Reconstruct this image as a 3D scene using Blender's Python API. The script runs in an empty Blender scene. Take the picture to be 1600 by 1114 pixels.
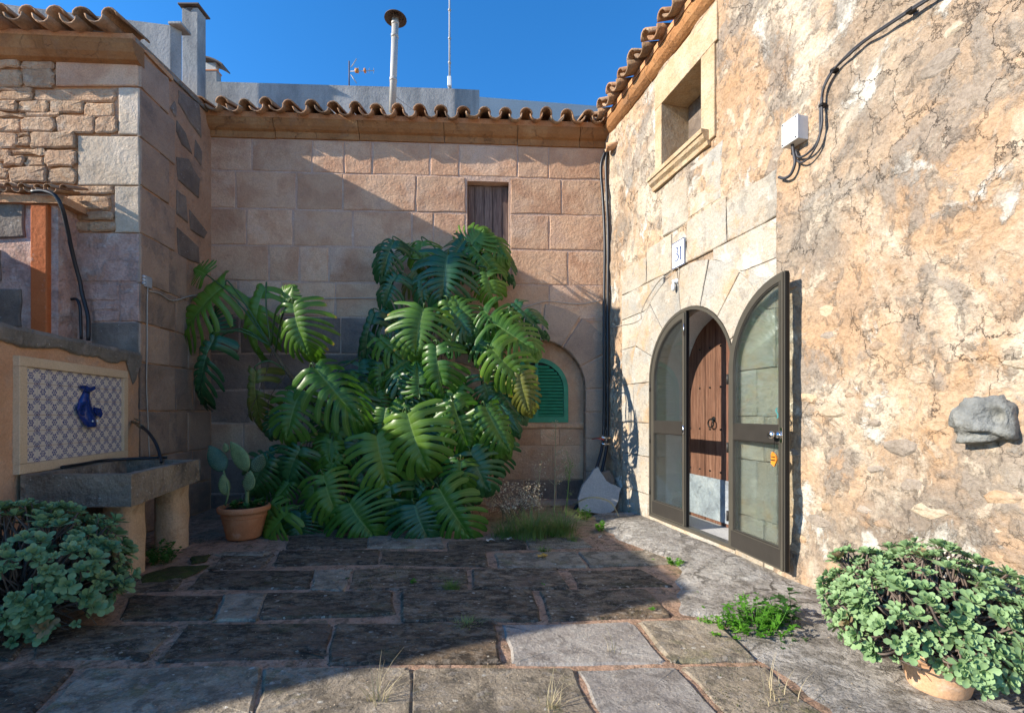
import bpy, bmesh, math, random
from mathutils import Vector, Matrix, noise
from mathutils.geometry import tessellate_polygon
random.seed(7)
R = math.radians
sc = bpy.context.scene
C = sc.collection
# ------------------------------------------------------------------ camera, sky, sun, exposure
FP, H, HY = 740.0, 1.3, 645.0          # focal length in px of the 1600 px wide photograph, eye height, horizon row
cam = bpy.data.cameras.new('camera'); camo = bpy.data.objects.new('camera', cam); C.objects.link(camo)
camo.location = (0, 0, H); camo.rotation_euler = (R(90), 0, 0)
cam.sensor_width = 36; cam.lens = FP/1600*36; cam.shift_y = (HY-557)/1600
cam.clip_start = .05; cam.clip_end = 2000
sc.camera = camo
SUN = Vector((1, .28, -.49))
w = bpy.data.worlds.new('World'); sc.world = w; w.use_nodes = True
nt = w.node_tree; bg = nt.nodes['Background']
sky = nt.nodes.new('ShaderNodeTexSky'); sky.sky_type = 'NISHITA'; sky.sun_disc = False
sky.sun_elevation = math.atan(.49/math.hypot(1, .28)); sky.sun_rotation = math.atan2(-1, -.28) % (2*math.pi)
sky.air_density = 0.85; sky.dust_density = 0.0; sky.ozone_density = 4.0; sky.altitude = 300
hs = nt.nodes.new('ShaderNodeHueSaturation'); hs.inputs['Saturation'].default_value = 1.24; hs.inputs['Value'].default_value = 1.0
nt.links.new(sky.outputs[0], hs.inputs['Color']); nt.links.new(hs.outputs[0], bg.inputs[0]); bg.inputs[1].default_value = .15
sl = bpy.data.lights.new('sun', 'SUN'); sl.energy = 4.1; sl.angle = R(.5); sl.color = (1, .91, .78)
slo = bpy.data.objects.new('sun', sl); C.objects.link(slo); slo.rotation_euler = SUN.to_track_quat('-Z', 'Y').to_euler()
slo.location = (-6, -2, 8)
sc.view_settings.view_transform = 'Standard'; sc.view_settings.look = 'None'
sc.view_settings.exposure = 1.12; sc.view_settings.gamma = 1; sc.view_settings.use_curve_mapping = False
sc.render.engine = 'CYCLES'; sc.cycles.max_bounces = 8; sc.cycles.diffuse_bounces = 4; sc.cycles.transparent_max_bounces = 12

# ------------------------------------------------------------------ placing helpers
def at(x, y, Y):
    return Vector(((x-800)/FP*Y, Y, H-(y-HY)/FP*Y))
def gnd(x, y, z=0.0):
    Y = (H-z)*FP/(y-HY)
    return Vector(((x-800)/FP*Y, Y, z))
class Fr:
    """A vertical wall plane: u runs along it, z up, d out of it towards the court."""
    def __init__(s, ox, oy, tx, ty):
        s.o = Vector((ox, oy)); s.u = Vector((tx-ox, ty-oy)).normalized()
        n = Vector((s.u.y, -s.u.x))
        if n.dot(-s.o) < 0: n = -n
        s.n = n
    def pt(s, u, z, d=0.0):
        p = s.o + s.u*u + s.n*d
        return Vector((p.x, p.y, z))
    def px(s, x, y, d=0.0):
        r = Vector(((x-800)/FP, 1.0))
        t = (s.o.dot(s.n)+d)/r.dot(s.n)
        p = r*t
        return ((p-s.o).dot(s.u), H-(y-HY)/FP*t)
BK = Fr(-4.09, 6.45, 1.345, 6.73)
RT = Fr(-3.98, 5.075, -4.09, 6.45)
FA = Fr(-3.98, 5.075, -5.4, 5.0)
RW = Fr(1.345, 6.73, 2.455, 2.27)
TW = Fr(-4.02, 4.965+.45*0, -3.62+.2105*1.5, 3.53-1.5)
TW = Fr(-3.62-.2105*(4.99-3.53), 4.99, -3.62+.2105, 2.53)

# ------------------------------------------------------------------ object helpers
WL = {}
def empty(name, loc, label=None, cat=None, group=None, parent=None):
    o = bpy.data.objects.new(name, None); C.objects.link(o); o.empty_display_size = .1
    loc = Vector(loc)
    WL[o.name] = loc
    if parent is not None:
        o.parent = parent; o.location = loc-WL[parent.name]
    else: o.location = loc
    tag(o, label, cat, group)
    return o
def tag(o, label=None, cat=None, group=None, kind=None):
    if label: o['label'] = label
    if cat: o['category'] = cat
    if group: o['group'] = group
    if kind: o['kind'] = kind
    return o
def link(name, me, loc, parent=None):
    o = bpy.data.objects.new(name, me); C.objects.link(o)
    loc = Vector(loc); WL[o.name] = loc
    if parent is not None:
        o.parent = parent; o.location = loc-WL[parent.name]
    else: o.location = loc
    return o
def mesh(name, verts, faces, mat, parent=None, origin=None, smooth=False, uv=None, mats=None, midx=None):
    """verts are world points; the object's origin goes to the middle of them (or to origin)."""
    vs = [Vector(v) for v in verts]
    if origin is None:
        lo = Vector([min(v[i] for v in vs) for i in range(3)]); hi = Vector([max(v[i] for v in vs) for i in range(3)])
        origin = (lo+hi)/2
    origin = Vector(origin)
    me = bpy.data.meshes.new(name)
    me.from_pydata([v-origin for v in vs], [], faces)
    for m in (mats or [mat]): me.materials.append(m)
    if midx:
        me.polygons.foreach_set('material_index', midx)
    if uv:
        l = me.uv_layers.new(name='uv')
        for p in me.polygons:
            for li in p.loop_indices: l.data[li].uv = uv[me.loops[li].vertex_index]
    if smooth: me.polygons.foreach_set('use_smooth', [True]*len(me.polygons))
    me.update()
    bm = bmesh.new(); bm.from_mesh(me); bmesh.ops.recalc_face_normals(bm, faces=bm.faces); bm.to_mesh(me); bm.free()
    return link(name, me, origin, parent)
def offset(poly, b):
    """inset a 2D polygon by b"""
    n = len(poly); A = sum(poly[i][0]*poly[(i+1) % n][1]-poly[(i+1) % n][0]*poly[i][1] for i in range(n))
    s = 1 if A > 0 else -1
    out = []
    for i in range(n):
        p0, p, p1 = Vector(poly[i-1]), Vector(poly[i]), Vector(poly[(i+1) % n])
        e0 = (p-p0); e1 = (p1-p)
        if e0.length < 1e-9 or e1.length < 1e-9: out.append(tuple(p)); continue
        e0.normalize(); e1.normalize()
        n0 = Vector((-e0.y, e0.x))*s; n1 = Vector((-e1.y, e1.x))*s
        m = n0+n1
        if m.length < 1e-6: m = n0
        m.normalize(); k = b/max(.5, m.dot(n0))
        out.append(tuple(p+m*k))
    return out
def round_poly(poly, k=.16):
    out = []
    n = len(poly)
    for i in range(n):
        p = Vector(poly[i]); a = Vector(poly[i-1]); b = Vector(poly[(i+1) % n])
        r = min((a-p).length, (b-p).length)*k*random.uniform(.7, 1.8)
        out.append(tuple(p+(a-p).normalized()*r)); out.append(tuple(p+(b-p).normalized()*r))
    return out
def rough_poly(poly, seg=2, jit=.008):
    out = []
    n = len(poly)
    for i in range(n):
        a = Vector(poly[i]); b = Vector(poly[(i+1) % n])
        for k in range(seg):
            p = a.lerp(b, k/seg)
            out.append((p.x+random.uniform(-jit, jit), p.y+random.uniform(-jit, jit)))
    return out
def block(name, mapf, poly, d0, d1, mat, parent, bev=.01, seg=2, jit=.006, belly=0.0):
    """a dressed or rough stone: outline poly in (u,z), from depth d0 to d1, rounded arris, slightly bellied"""
    p = rough_poly(poly, seg, jit) if seg > 0 else list(poly)
    n = len(p); q = offset(p, bev)
    cu = sum(a[0] for a in p)/n; cz = sum(a[1] for a in p)/n
    V = [mapf(a[0], a[1], d0) for a in p]+[mapf(a[0], a[1], d1-bev*.8) for a in p]
    V += [mapf(a[0], a[1], d1+random.uniform(-.3, .3)*bev) for a in q]+[mapf(cu, cz, d1+belly)]
    F = []
    for i in range(n):
        j = (i+1) % n
        F.append((i, j, n+j, n+i)); F.append((n+i, n+j, 2*n+j, 2*n+i)); F.append((2*n+i, 2*n+j, 3*n))
    return mesh(name, V, F, mat, parent, smooth=False)
def prism(name, mapf, outer, holes, d0, d1, mat, parent=None, back=True, uvs=False, smooth=False):
    rings = [outer]+holes
    flat = [p for r in rings for p in r]
    tris = tessellate_polygon([[Vector((a[0], a[1], 0)) for a in r] for r in rings])
    n = len(flat)
    V = [mapf(a[0], a[1], d1) for a in flat]+[mapf(a[0], a[1], d0) for a in flat]
    F = [tuple(t) for t in tris]
    if back: F += [tuple(n+i for i in reversed(t)) for t in tris]
    k = 0
    for r in rings:
        for i in range(len(r)):
            a = k+i; b = k+(i+1) % len(r)
            F.append((a, b, n+b, n+a))
        k += len(r)
    return mesh(name, V, F, mat, parent, smooth=smooth)
def rect(u0, z0, u1, z1): return [(u0, z0), (u1, z0), (u1, z1), (u0, z1)]
def box(name, a, b, mat, parent=None, bev=0.0, jit=0.0, rot=None):
    """axis aligned box from corner a to b, chamfered"""
    bm = bmesh.new()
    bmesh.ops.create_cube(bm, size=1)
    a = Vector(a); b = Vector(b); c = (a+b)/2; s = b-a
    for v in bm.verts: v.co = Vector((v.co.x*s.x, v.co.y*s.y, v.co.z*s.z))
    if bev: bmesh.ops.bevel(bm, geom=bm.edges[:], offset=bev, segments=1, affect='EDGES')
    if jit:
        for v in bm.verts: v.co += Vector([random.uniform(-jit, jit) for _ in range(3)])
    me = bpy.data.meshes.new(name); bm.to_mesh(me); bm.free(); me.materials.append(mat)
    o = link(name, me, c, parent)
    if rot: o.rotation_euler = rot
    return o
def catmull(P, n=8):
    P = [Vector(p) for p in P]
    if len(P) < 3: return [P[0].lerp(P[-1], i/n) for i in range(n+1)]
    Q = [2*P[0]-P[1]]+P+[2*P[-1]-P[-2]]
    out = []
    for i in range(1, len(Q)-2):
        for k in range(n):
            t = k/n
            out.append(.5*((2*Q[i])+(Q[i+1]-Q[i-1])*t+(2*Q[i-1]-5*Q[i]+4*Q[i+1]-Q[i+2])*t*t+(3*Q[i]-Q[i-1]-3*Q[i+1]+Q[i+2])*t**3))
    out.append(P[-1])
    return out
def tube_data(P, r, seg=6, r1=None, V=None, F=None, cap=True):
    V = [] if V is None else V; F = [] if F is None else F
    base = len(V); n = len(P); up = None
    for i, p in enumerate(P):
        t = (P[min(i+1, n-1)]-P[max(i-1, 0)])
        t = t.normalized() if t.length > 1e-9 else Vector((0, 0, 1))
        if up is None: up = t.orthogonal().normalized()
        up = (up-t*up.dot(t)); up = up.normalized() if up.length > 1e-6 else t.orthogonal().normalized()
        s = t.cross(up); rr = r if r1 is None else r+(r1-r)*i/(n-1)
        for k in range(seg):
            a = 2*math.pi*k/seg
            V.append(p+up*math.cos(a)*rr+s*math.sin(a)*rr)
    for i in range(n-1):
        for k in range(seg):
            a = base+i*seg+k; b = base+i*seg+(k+1) % seg
            F.append((a, b, b+seg, a+seg))
    if cap:
        F.append(tuple(base+k for k in range(seg))); F.append(tuple(base+(n-1)*seg+k for k in reversed(range(seg))))
    return V, F
def tube(name, P, r, mat, parent=None, seg=8, n=6, r1=None, raw=False):
    Q = P if raw else catmull(P, n)
    V, F = tube_data([Vector(p) for p in Q], r, seg, r1)
    return mesh(name, V, F, mat, parent, smooth=True)
def lathe(name, c, prof, mat, parent=None, seg=28, axis=None):
    V = []; F = []
    for (r, z) in prof:
        for k in range(seg):
            a = 2*math.pi*k/seg; V.append(Vector((c[0]+r*math.cos(a), c[1]+r*math.sin(a), c[2]+z)))
    for i in range(len(prof)-1):
        for k in range(seg):
            a = i*seg+k; b = i*seg+(k+1) % seg
            F.append((a, b, b+seg, a+seg))
    if axis is not None:
        q = Vector((0, 0, 1)).rotation_difference(Vector(axis)); cc = Vector(c)
        V = [cc+q@(v-cc) for v in V]
    return mesh(name, V, F, mat, parent, smooth=True)
def fbm(p, o=4):
    return noise.fractal(p, 1.0, 2.0, o)

# ------------------------------------------------------------------ materials
class G:
    def __init__(s, name):
        s.m = bpy.data.materials.new(name); s.m.use_nodes = True
        s.t = s.m.node_tree; s.b = s.t.nodes['Principled BSDF']
        s.b.inputs['Roughness'].default_value = .9
        s.b.inputs['Specular IOR Level'].default_value = .25
    def n(s, typ, ins=None, **kw):
        nd = s.t.nodes.new(typ)
        for k, v in kw.items(): setattr(nd, k, v)
        for k, v in (ins or {}).items(): s.set(nd, k, v)
        return nd
    def set(s, nd, k, v):
        i = nd.inputs[k]
        if isinstance(v, bpy.types.NodeSocket): s.t.links.new(v, i)
        elif isinstance(v, bpy.types.Node): s.t.links.new(v.outputs[0], i)
        else:
            if isinstance(v, tuple) and len(v) == 3 and i.type == 'RGBA': v = v+(1,)
            i.default_value = v
    def math(s, op, a, b=0.0, c=0.0, clamp=False):
        return s.n('ShaderNodeMath', {0: a, 1: b, 2: c}, operation=op, use_clamp=clamp).outputs[0]
    def mix(s, f, a, b, mode='MIX'):
        nd = s.n('ShaderNodeMix', data_type='RGBA', blend_type=mode, clamp_factor=True)
        s.set(nd, 0, f); s.set(nd, 6, a); s.set(nd, 7, b)
        return nd.outputs[2]
    def ramp(s, f, pts, interp='LINEAR'):
        nd = s.n('ShaderNodeValToRGB', {0: f}); cr = nd.color_ramp; cr.interpolation = interp
        while len(cr.elements) < len(pts): cr.elements.new(.5)
        for e, (p, c) in zip(cr.elements, pts):
            e.position = p; e.color = (c, c, c, 1) if not isinstance(c, tuple) else c+(1,)
        return nd.outputs[0]
    def noise(s, v, scale, detail=6, rough=.6, dist=0, dim='3D'):
        return s.n('ShaderNodeTexNoise', {'Vector': v, 'Scale': scale, 'Detail': detail, 'Roughness': rough, 'Distortion': dist}).outputs[0]
    def vec(s, stretch=(1, 1, 1), rnd=False, kind='Object'):
        tc = s.n('ShaderNodeTexCoord').outputs[kind]
        mp = s.n('ShaderNodeMapping', {0: tc}); mp.inputs['Scale'].default_value = stretch
        v = mp.outputs[0]
        if rnd:
            oi = s.n('ShaderNodeObjectInfo').outputs['Random']
            k = s.math('MULTIPLY', oi, 91.7)
            v = s.n('ShaderNodeVectorMath', {0: v, 1: k}, operation='ADD').outputs[0]
        return v
def weather(name, palette, scale=2.5, patches=(), cracks=None, pits=None, speck=None, bump=.35, bscale=28, dist=.02,
            rough=.9, var=0.0, hue=None, rnd=False, stretch=(1, 1, 1), fine=.18):
    """stone, plaster, concrete: a palette spread by noise, patches with shapes of their own, cracks, pits, grain"""
    g = G(name); v = g.vec(stretch, rnd); v1 = g.vec((1, 1, 1), rnd)
    n1 = g.noise(v, scale, 8, .62, .3)
    k = len(palette)
    col = g.ramp(n1, [(.30+.40*i/(k-1), c) for i, c in enumerate(palette)])
    hts = []
    wv = g.n('ShaderNodeVectorMath', {0: v, 1: (0, 0, 0)}, operation='ADD').outputs[0]
    for i, (ps, lo, hi, pc, amt) in enumerate(patches):
        off = g.n('ShaderNodeVectorMath', {0: v, 1: (13.1*(i+1), 7.7*(i+1), 3.3*(i+1))}, operation='ADD').outputs[0]
        m = g.noise(off, ps, 9, .65, .4)
        m = g.ramp(m, [(lo, 0.0), (hi, 1.0)])
        m = g.math('MULTIPLY', m, amt)
        col = g.mix(m, col, pc); hts.append((m, .35))
    # grain
    gr = g.noise(v1, bscale*2.3, 6, .75)
    grc = g.ramp(gr, [(.25, 1-fine*1.6), (.5, 1.0), (.75, 1+fine)])
    col = g.mix(1.0, col, grc, 'MULTIPLY')
    if speck:
        (ss, thr, scol, samt) = speck
        off = g.n('ShaderNodeVectorMath', {0: v1, 1: g.n('ShaderNodeTexNoise', {'Vector': v1, 'Scale': ss*1.5, 'Detail': 3}).outputs[1]}, operation='ADD').outputs[0]
        vo = g.n('ShaderNodeTexVoronoi', {'Vector': v1, 'Scale': ss, 'Randomness': 1.0})
        dd = g.math('ADD', vo.outputs['Distance'], g.math('MULTIPLY', g.math('SUBTRACT', g.noise(v1, ss*3, 4, .6), .5), .45))
        rr = g.n('ShaderNodeSeparateColor', {0: vo.outputs['Color']}).outputs[0]
        m = g.math('LESS_THAN', dd, g.math('MULTIPLY', g.math('SUBTRACT', rr, thr), .9))
        m = g.math('MULTIPLY', m, samt)
        col = g.mix(m, col, scol)
    h = g.math('MULTIPLY', g.noise(v1, bscale, 8, .65), 1.0)
    h = g.math('ADD', h, g.math('MULTIPLY', g.noise(v1, bscale*.22, 5, .55), 1.6))
    for m, a in hts: h = g.math('ADD', h, g.math('MULTIPLY', m, a))
    if pits:
        (psz, pth, pcol) = pits
        vo = g.n('ShaderNodeTexVoronoi', {'Vector': v1, 'Scale': psz}).outputs['Distance']
        pm = g.ramp(g.math('ADD', vo, g.math('MULTIPLY', g.noise(v1, psz*.35, 2, .5), pth[1])), [(pth[0], 1.0), (pth[0]+.06, 0.0)])
        col = g.mix(pm, col, pcol); h = g.math('SUBTRACT', h, g.math('MULTIPLY', pm, 1.2))
    if cracks:
        (cs, cw, ccol, camt) = cracks
        dn = g.n('ShaderNodeTexNoise', {'Vector': v1, 'Scale': cs*1.7, 'Detail': 6, 'Roughness': .65}).outputs[1]
        dv = g.n('ShaderNodeVectorMath', {0: dn, 1: (.5, .5, .5)}, operation='SUBTRACT').outputs[0]
        dv = g.n('ShaderNodeVectorMath', {0: dv, 3: .9/cs}, operation='SCALE').outputs[0]
        cv = g.n('ShaderNodeVectorMath', {0: v, 1: dv}, operation='ADD').outputs[0]
        ve = g.n('ShaderNodeTexVoronoi', {'Vector': cv, 'Scale': cs}, feature='DISTANCE_TO_EDGE').outputs['Distance']
        gate = g.ramp(g.noise(v1, cs*.45, 4, .6), [(.47, 0.0), (.62, 1.0)])
        cm = g.math('MULTIPLY', g.ramp(ve, [(0.0, 1.0), (cw, 0.0)]), gate)
        col = g.mix(g.math('MULTIPLY', cm, camt), col, ccol); h = g.math('SUBTRACT', h, g.math('MULTIPLY', cm, 1.6))
    if var:
        oi = g.n('ShaderNodeObjectInfo').outputs['Random']
        vv = g.math('ADD', g.math('MULTIPLY', oi, 2*var), 1-var)
        col = g.mix(1.0, col, g.n('ShaderNodeCombineColor', {0: vv, 1: vv, 2: vv}).outputs[0], 'MULTIPLY')
        if hue:
            r2 = g.math('FRACT', g.math('MULTIPLY', oi, 37.3))
            col = g.mix(g.math('MULTIPLY', r2, hue[1]), col, hue[0])
    bp = g.n('ShaderNodeBump', {'Height': h, 'Strength': bump, 'Distance': dist})
    g.set(g.b, 'Base Color', col); g.set(g.b, 'Normal', bp); g.b.inputs['Roughness'].default_value = rough
    return g.m
def plain(name, col, rough=.6, metal=0.0, nz=.12, scale=12, bump=.08, spec=.4, coat=0.0):
    g = G(name); v = g.vec((1, 1, 1), True)
    n = g.noise(v, scale, 6, .6)
    c = g.mix(1.0, col+(1,) if len(col) == 3 else col, g.ramp(n, [(.25, 1-nz*1.5), (.75, 1+nz)]), 'MULTIPLY')
    g.set(g.b, 'Base Color', c); g.b.inputs['Roughness'].default_value = rough; g.b.inputs['Metallic'].default_value = metal
    g.b.inputs['Specular IOR Level'].default_value = spec; g.b.inputs['Coat Weight'].default_value = coat
    if bump: g.set(g.b, 'Normal', g.n('ShaderNodeBump', {'Height': g.noise(v, scale*4, 4), 'Strength': bump*3, 'Distance': .004}))
    return g.m
def leafmat(name, c1, c2, vein=None, rough=.4, trans=.25, spec=.5, edge=None, ns=3.0):
    g = G(name); v = g.vec((1, 1, 1), True)
    n = g.noise(v, ns, 4, .6)
    oi = g.n('ShaderNodeObjectInfo').outputs['Random']
    f = g.math('ADD', g.math('MULTIPLY', n, .7), g.math('SUBTRACT', g.math('MULTIPLY', oi, .8), .25), clamp=True)
    col = g.mix(f, c1+(1,), c2+(1,))
    if vein:
        uv = g.n('ShaderNodeSeparateXYZ', {0: g.n('ShaderNodeTexCoord').outputs['UV']})
        a = g.math('ABSOLUTE', g.math('SUBTRACT', uv.outputs[0], .5))
        m = g.math('LESS_THAN', a, .035)
        m = g.math('MAXIMUM', m, g.math('LESS_THAN', uv.outputs[1], .035))
        col = g.mix(g.math('MULTIPLY', m, .75), col, vein+(1,))
        if edge:
            e = g.ramp(g.math('ADD', uv.outputs[1], g.math('MULTIPLY', g.noise(v, 9, 4), .5)), [(1.22, 0.0), (1.32, 1.0)])
            e = g.ramp(g.math('SUBTRACT', g.math('ADD', uv.outputs[1], g.math('MULTIPLY', g.noise(v, 7, 4), .55)), .5), [(.72, 0.0), (.82, 1.0)])
            col = g.mix(g.math('MULTIPLY', e, g.math('GREATER_THAN', oi, .45)), col, edge+(1,))
    g.set(g.b, 'Base Color', col); g.b.inputs['Roughness'].default_value = rough; g.b.inputs['Specular IOR Level'].default_value = spec
    g.set(g.b, 'Normal', g.n('ShaderNodeBump', {'Height': g.noise(v, 35, 3), 'Strength': .25, 'Distance': .004}))
    if trans:
        tr = g.n('ShaderNodeBsdfTranslucent', {'Color': g.mix(1.0, col, (1.0, 1.15, .45, 1), 'MULTIPLY')})
        ms = g.n('ShaderNodeMixShader', {0: trans, 1: g.b.outputs[0], 2: tr.outputs[0]})
        g.t.links.new(ms.outputs[0], g.t.nodes['Material Output'].inputs[0])
    return g.m
# ------------------------------------------------------------------ material library
m_ashlar = weather('ashlar_stone', [(.40,.21,.125),(.51,.295,.18),(.62,.40,.255),(.50,.33,.235)], 2.2,
    patches=[(1.1,.54,.66,(.58,.43,.33),.6),(2.6,.60,.70,(.42,.25,.15),.6),(5,.60,.70,(.62,.48,.36),.4)], pits=(20,(.05,.22),(.17,.10,.065)), bump=.8, bscale=28, dist=.018, var=.13, hue=((.46,.28,.17,1),.45), rnd=True, fine=.26)
m_ashlar_dark = weather('dark_ashlar_stone', [(.16,.12,.095),(.24,.17,.13),(.34,.23,.165)], 1.8,
    patches=[(2.2,.52,.64,(.11,.09,.08),.7)], bump=.6, bscale=26, var=.15, rnd=True)  # darker ashlar for the lowest courses and some left-hand blocks
m_arch_stone = weather('arch_stone', [(.28,.20,.15),(.36,.26,.19),(.42,.29,.20)], 1.5,
    patches=[(2.2,.55,.66,(.20,.16,.13),.5)], bump=.5, bscale=26, var=.12, rnd=True)
m_mortar = weather('pink_mortar', [(.42,.27,.19),(.52,.36,.27),(.44,.28,.19)], 3, patches=[(3,.55,.65,(.56,.42,.33),.7)], bump=.9, bscale=30)
m_mortar_or = weather('orange_mortar', [(.48,.22,.10),(.56,.30,.15),(.40,.19,.09)], 4, bump=.9, bscale=30)
m_rubble = weather('rubble_stone', [(.42,.23,.12),(.56,.35,.20),(.66,.47,.30)], 6,
    patches=[(6,.56,.66,(.72,.62,.48),.6),(2.5,.58,.68,(.42,.24,.15),.6)], pits=(38,(.10,.30),(.24,.13,.08)), bump=1.0, bscale=26, dist=.05, var=.18, hue=((.62,.40,.26,1),.4), rnd=True)
m_quoin = weather('pale_quoin_stone', [(.46,.35,.24),(.54,.43,.31),(.58,.48,.37)], 2.5, patches=[(3,.58,.7,(.52,.36,.24),.5)], pits=(34,(.07,.16),(.36,.26,.18)), bump=.7, bscale=26, var=.10, rnd=True)
m_graystone = weather('dark_grey_stone', [(.13,.10,.078),(.195,.15,.115),(.27,.215,.165)], 4, speck=(28,.7,(.45,.42,.38,1),.5), bump=.8, bscale=30, var=.15, rnd=True)
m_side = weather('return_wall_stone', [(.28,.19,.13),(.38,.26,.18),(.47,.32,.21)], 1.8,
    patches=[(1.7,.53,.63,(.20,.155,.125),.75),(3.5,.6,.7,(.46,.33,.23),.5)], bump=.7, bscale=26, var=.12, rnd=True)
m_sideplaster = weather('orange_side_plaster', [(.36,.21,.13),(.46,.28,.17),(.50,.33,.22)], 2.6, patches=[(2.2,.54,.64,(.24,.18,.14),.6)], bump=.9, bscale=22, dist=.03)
m_cornice = weather('shaded_ochre_cornice_stone', [(.25,.115,.042),(.34,.16,.062),(.42,.23,.10)], 2.2, patches=[(3,.55,.65,(.27,.15,.08),.6)], cracks=(5,.03,(.15,.08,.04,1),.7), bump=.6, bscale=24, var=.14, rnd=True)  # ochre stone, darkened in colour to paint the deep shade under the eaves
m_plaster = weather('stained_wall_plaster', [(.37,.235,.135),(.44,.29,.175),(.49,.345,.22),(.53,.41,.285)], 1.3,
    patches=[(.8,.47,.62,(.22,.19,.155),.85),(1.3,.51,.62,(.58,.50,.385),.80),(2.4,.58,.62,(.60,.56,.48),.80),(1.9,.55,.60,(.25,.22,.185),.70),(3.2,.59,.64,(.49,.29,.15),.5),(6,.55,.62,(.58,.48,.36),.6),(11,.57,.62,(.22,.18,.14),.55)], pits=(15,(.01,.34),(.13,.08,.05)),
    cracks=(3.4,.010,(.17,.105,.065,1),.60), bump=.9, bscale=18, dist=.034, stretch=(1,1,.8), fine=.26)
m_surround = weather('pale_dressed_stone', [(.37,.30,.215),(.43,.375,.295),(.46,.42,.35)], 2,
    patches=[(1.5,.48,.60,(.345,.335,.30),.8),(2.6,.53,.63,(.47,.31,.17),.65),(7,.56,.64,(.27,.24,.20),.6),(4,.57,.63,(.54,.50,.43),.6)], pits=(40,(.05,.14),(.26,.19,.13)), bump=.8, bscale=26, var=.08, rnd=True, fine=.24)
m_reveal = weather('window_reveal_stone', [(.42,.28,.15),(.50,.37,.23),(.52,.42,.29)], 3, patches=[(4,.54,.64,(.44,.29,.15),.6),(7,.57,.65,(.30,.25,.19),.5)], bump=.8, bscale=26, rnd=True, fine=.22)
m_concrete = weather('grey_concrete', [(.20,.205,.20),(.29,.29,.28),(.36,.355,.34)], 2.2, patches=[(1.6,.50,.62,(.15,.155,.16),.7),(6,.58,.68,(.24,.25,.25),.5)], bump=.4, bscale=20, stretch=(1,1,.35))
m_concrete_l = weather('pale_render', [(.42,.43,.41),(.50,.50,.48)], 1.2, patches=[(1.3,.55,.65,(.5,.5,.5),.5)], bump=.2, bscale=20)
m_tile = weather('old_roof_tile', [(.20,.135,.085),(.34,.215,.125),(.45,.30,.19)], 7, patches=[(9,.54,.64,(.16,.135,.11),.7),(14,.58,.66,(.55,.46,.34),.5)], bump=.7, bscale=30, var=.28, hue=((.44,.19,.08,1),.4), rnd=True)
m_flag = weather('dark_flagstone', [(.055,.040,.027),(.115,.082,.053),(.21,.15,.095),(.33,.24,.155)], 5.5,
    patches=[(8,.50,.57,(.042,.034,.026),.8),(14,.52,.58,(.27,.22,.165),.6),(3,.56,.68,(.10,.10,.04),.5),(26,.56,.62,(.33,.29,.23),.55),(2.0,.56,.66,(.22,.145,.10),.7)], speck=(17,.72,(.48,.43,.34,1),.8), bump=1.0, bscale=30, dist=.02, var=.22, rnd=True, stretch=(1,1.6,1), fine=.3)
m_flag_l = weather('pale_flagstone', [(.20,.175,.15),(.29,.26,.225),(.35,.32,.275)], 7, patches=[(8,.52,.60,(.15,.13,.11),.6),(20,.55,.62,(.40,.37,.32),.6)], speck=(30,.75,(.16,.14,.12,1),.6), bump=.6, bscale=36, var=.08, rnd=True, fine=.25)
m_flag_m = weather('worn_sunlit_flagstone', [(.18,.145,.10),(.28,.23,.165),(.38,.32,.235)], 6, patches=[(7,.50,.58,(.10,.085,.065),.7),(4,.55,.66,(.16,.15,.07),.6),(18,.54,.61,(.33,.29,.24),.6)], speck=(17,.72,(.48,.45,.38,1),.8), bump=.8, bscale=32, var=.15, rnd=True, fine=.3)  # mid-tone slabs, palette lightened so the front paving looks sunlit
m_joint = weather('earth_and_mortar_joint', [(.32,.195,.125),(.42,.265,.175),(.50,.335,.235)], 5, patches=[(1.1,.54,.66,(.23,.18,.13),.6),(26,.57,.64,(.16,.12,.08),.5),(16,.53,.60,(.10,.08,.055),.6),(5,.56,.64,(.10,.105,.045),.5),(9,.58,.66,(.40,.31,.24),.5),(1.4,.60,.70,(.10,.105,.045),.5)], speck=(30,.8,(.42,.38,.32,1),.6), bump=1.0, bscale=30, fine=.3)
m_apron = weather('rough_pale_concrete', [(.24,.215,.185),(.35,.32,.28),(.46,.43,.38)], 4, patches=[(2.6,.51,.61,(.16,.14,.115),.8),(14,.54,.61,(.19,.17,.14),.6),(5,.57,.64,(.56,.53,.48),.6)], cracks=(3,.03,(.10,.085,.07,1),.8), bump=1.0, bscale=24, dist=.03, fine=.3)
m_quoin_d = weather('cream_embedded_stone', [(.39,.31,.21),(.46,.37,.26),(.50,.42,.32)], 5, patches=[(5,.54,.64,(.40,.26,.15),.5)], bump=1.0, bscale=22, var=.12, rnd=True, fine=.24)
m_rubble_d = weather('ochre_embedded_stone', [(.40,.26,.15),(.46,.32,.20),(.50,.38,.26)], 6, patches=[(5,.54,.64,(.30,.22,.16),.5)], bump=1.0, bscale=22, var=.12, rnd=True, fine=.24)
m_graystone_l = weather('grey_embedded_stone', [(.27,.22,.17),(.37,.31,.25)], 6, patches=[(5,.54,.64,(.20,.18,.15),.5)], bump=1.0, bscale=22, var=.12, rnd=True, fine=.24)
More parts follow.
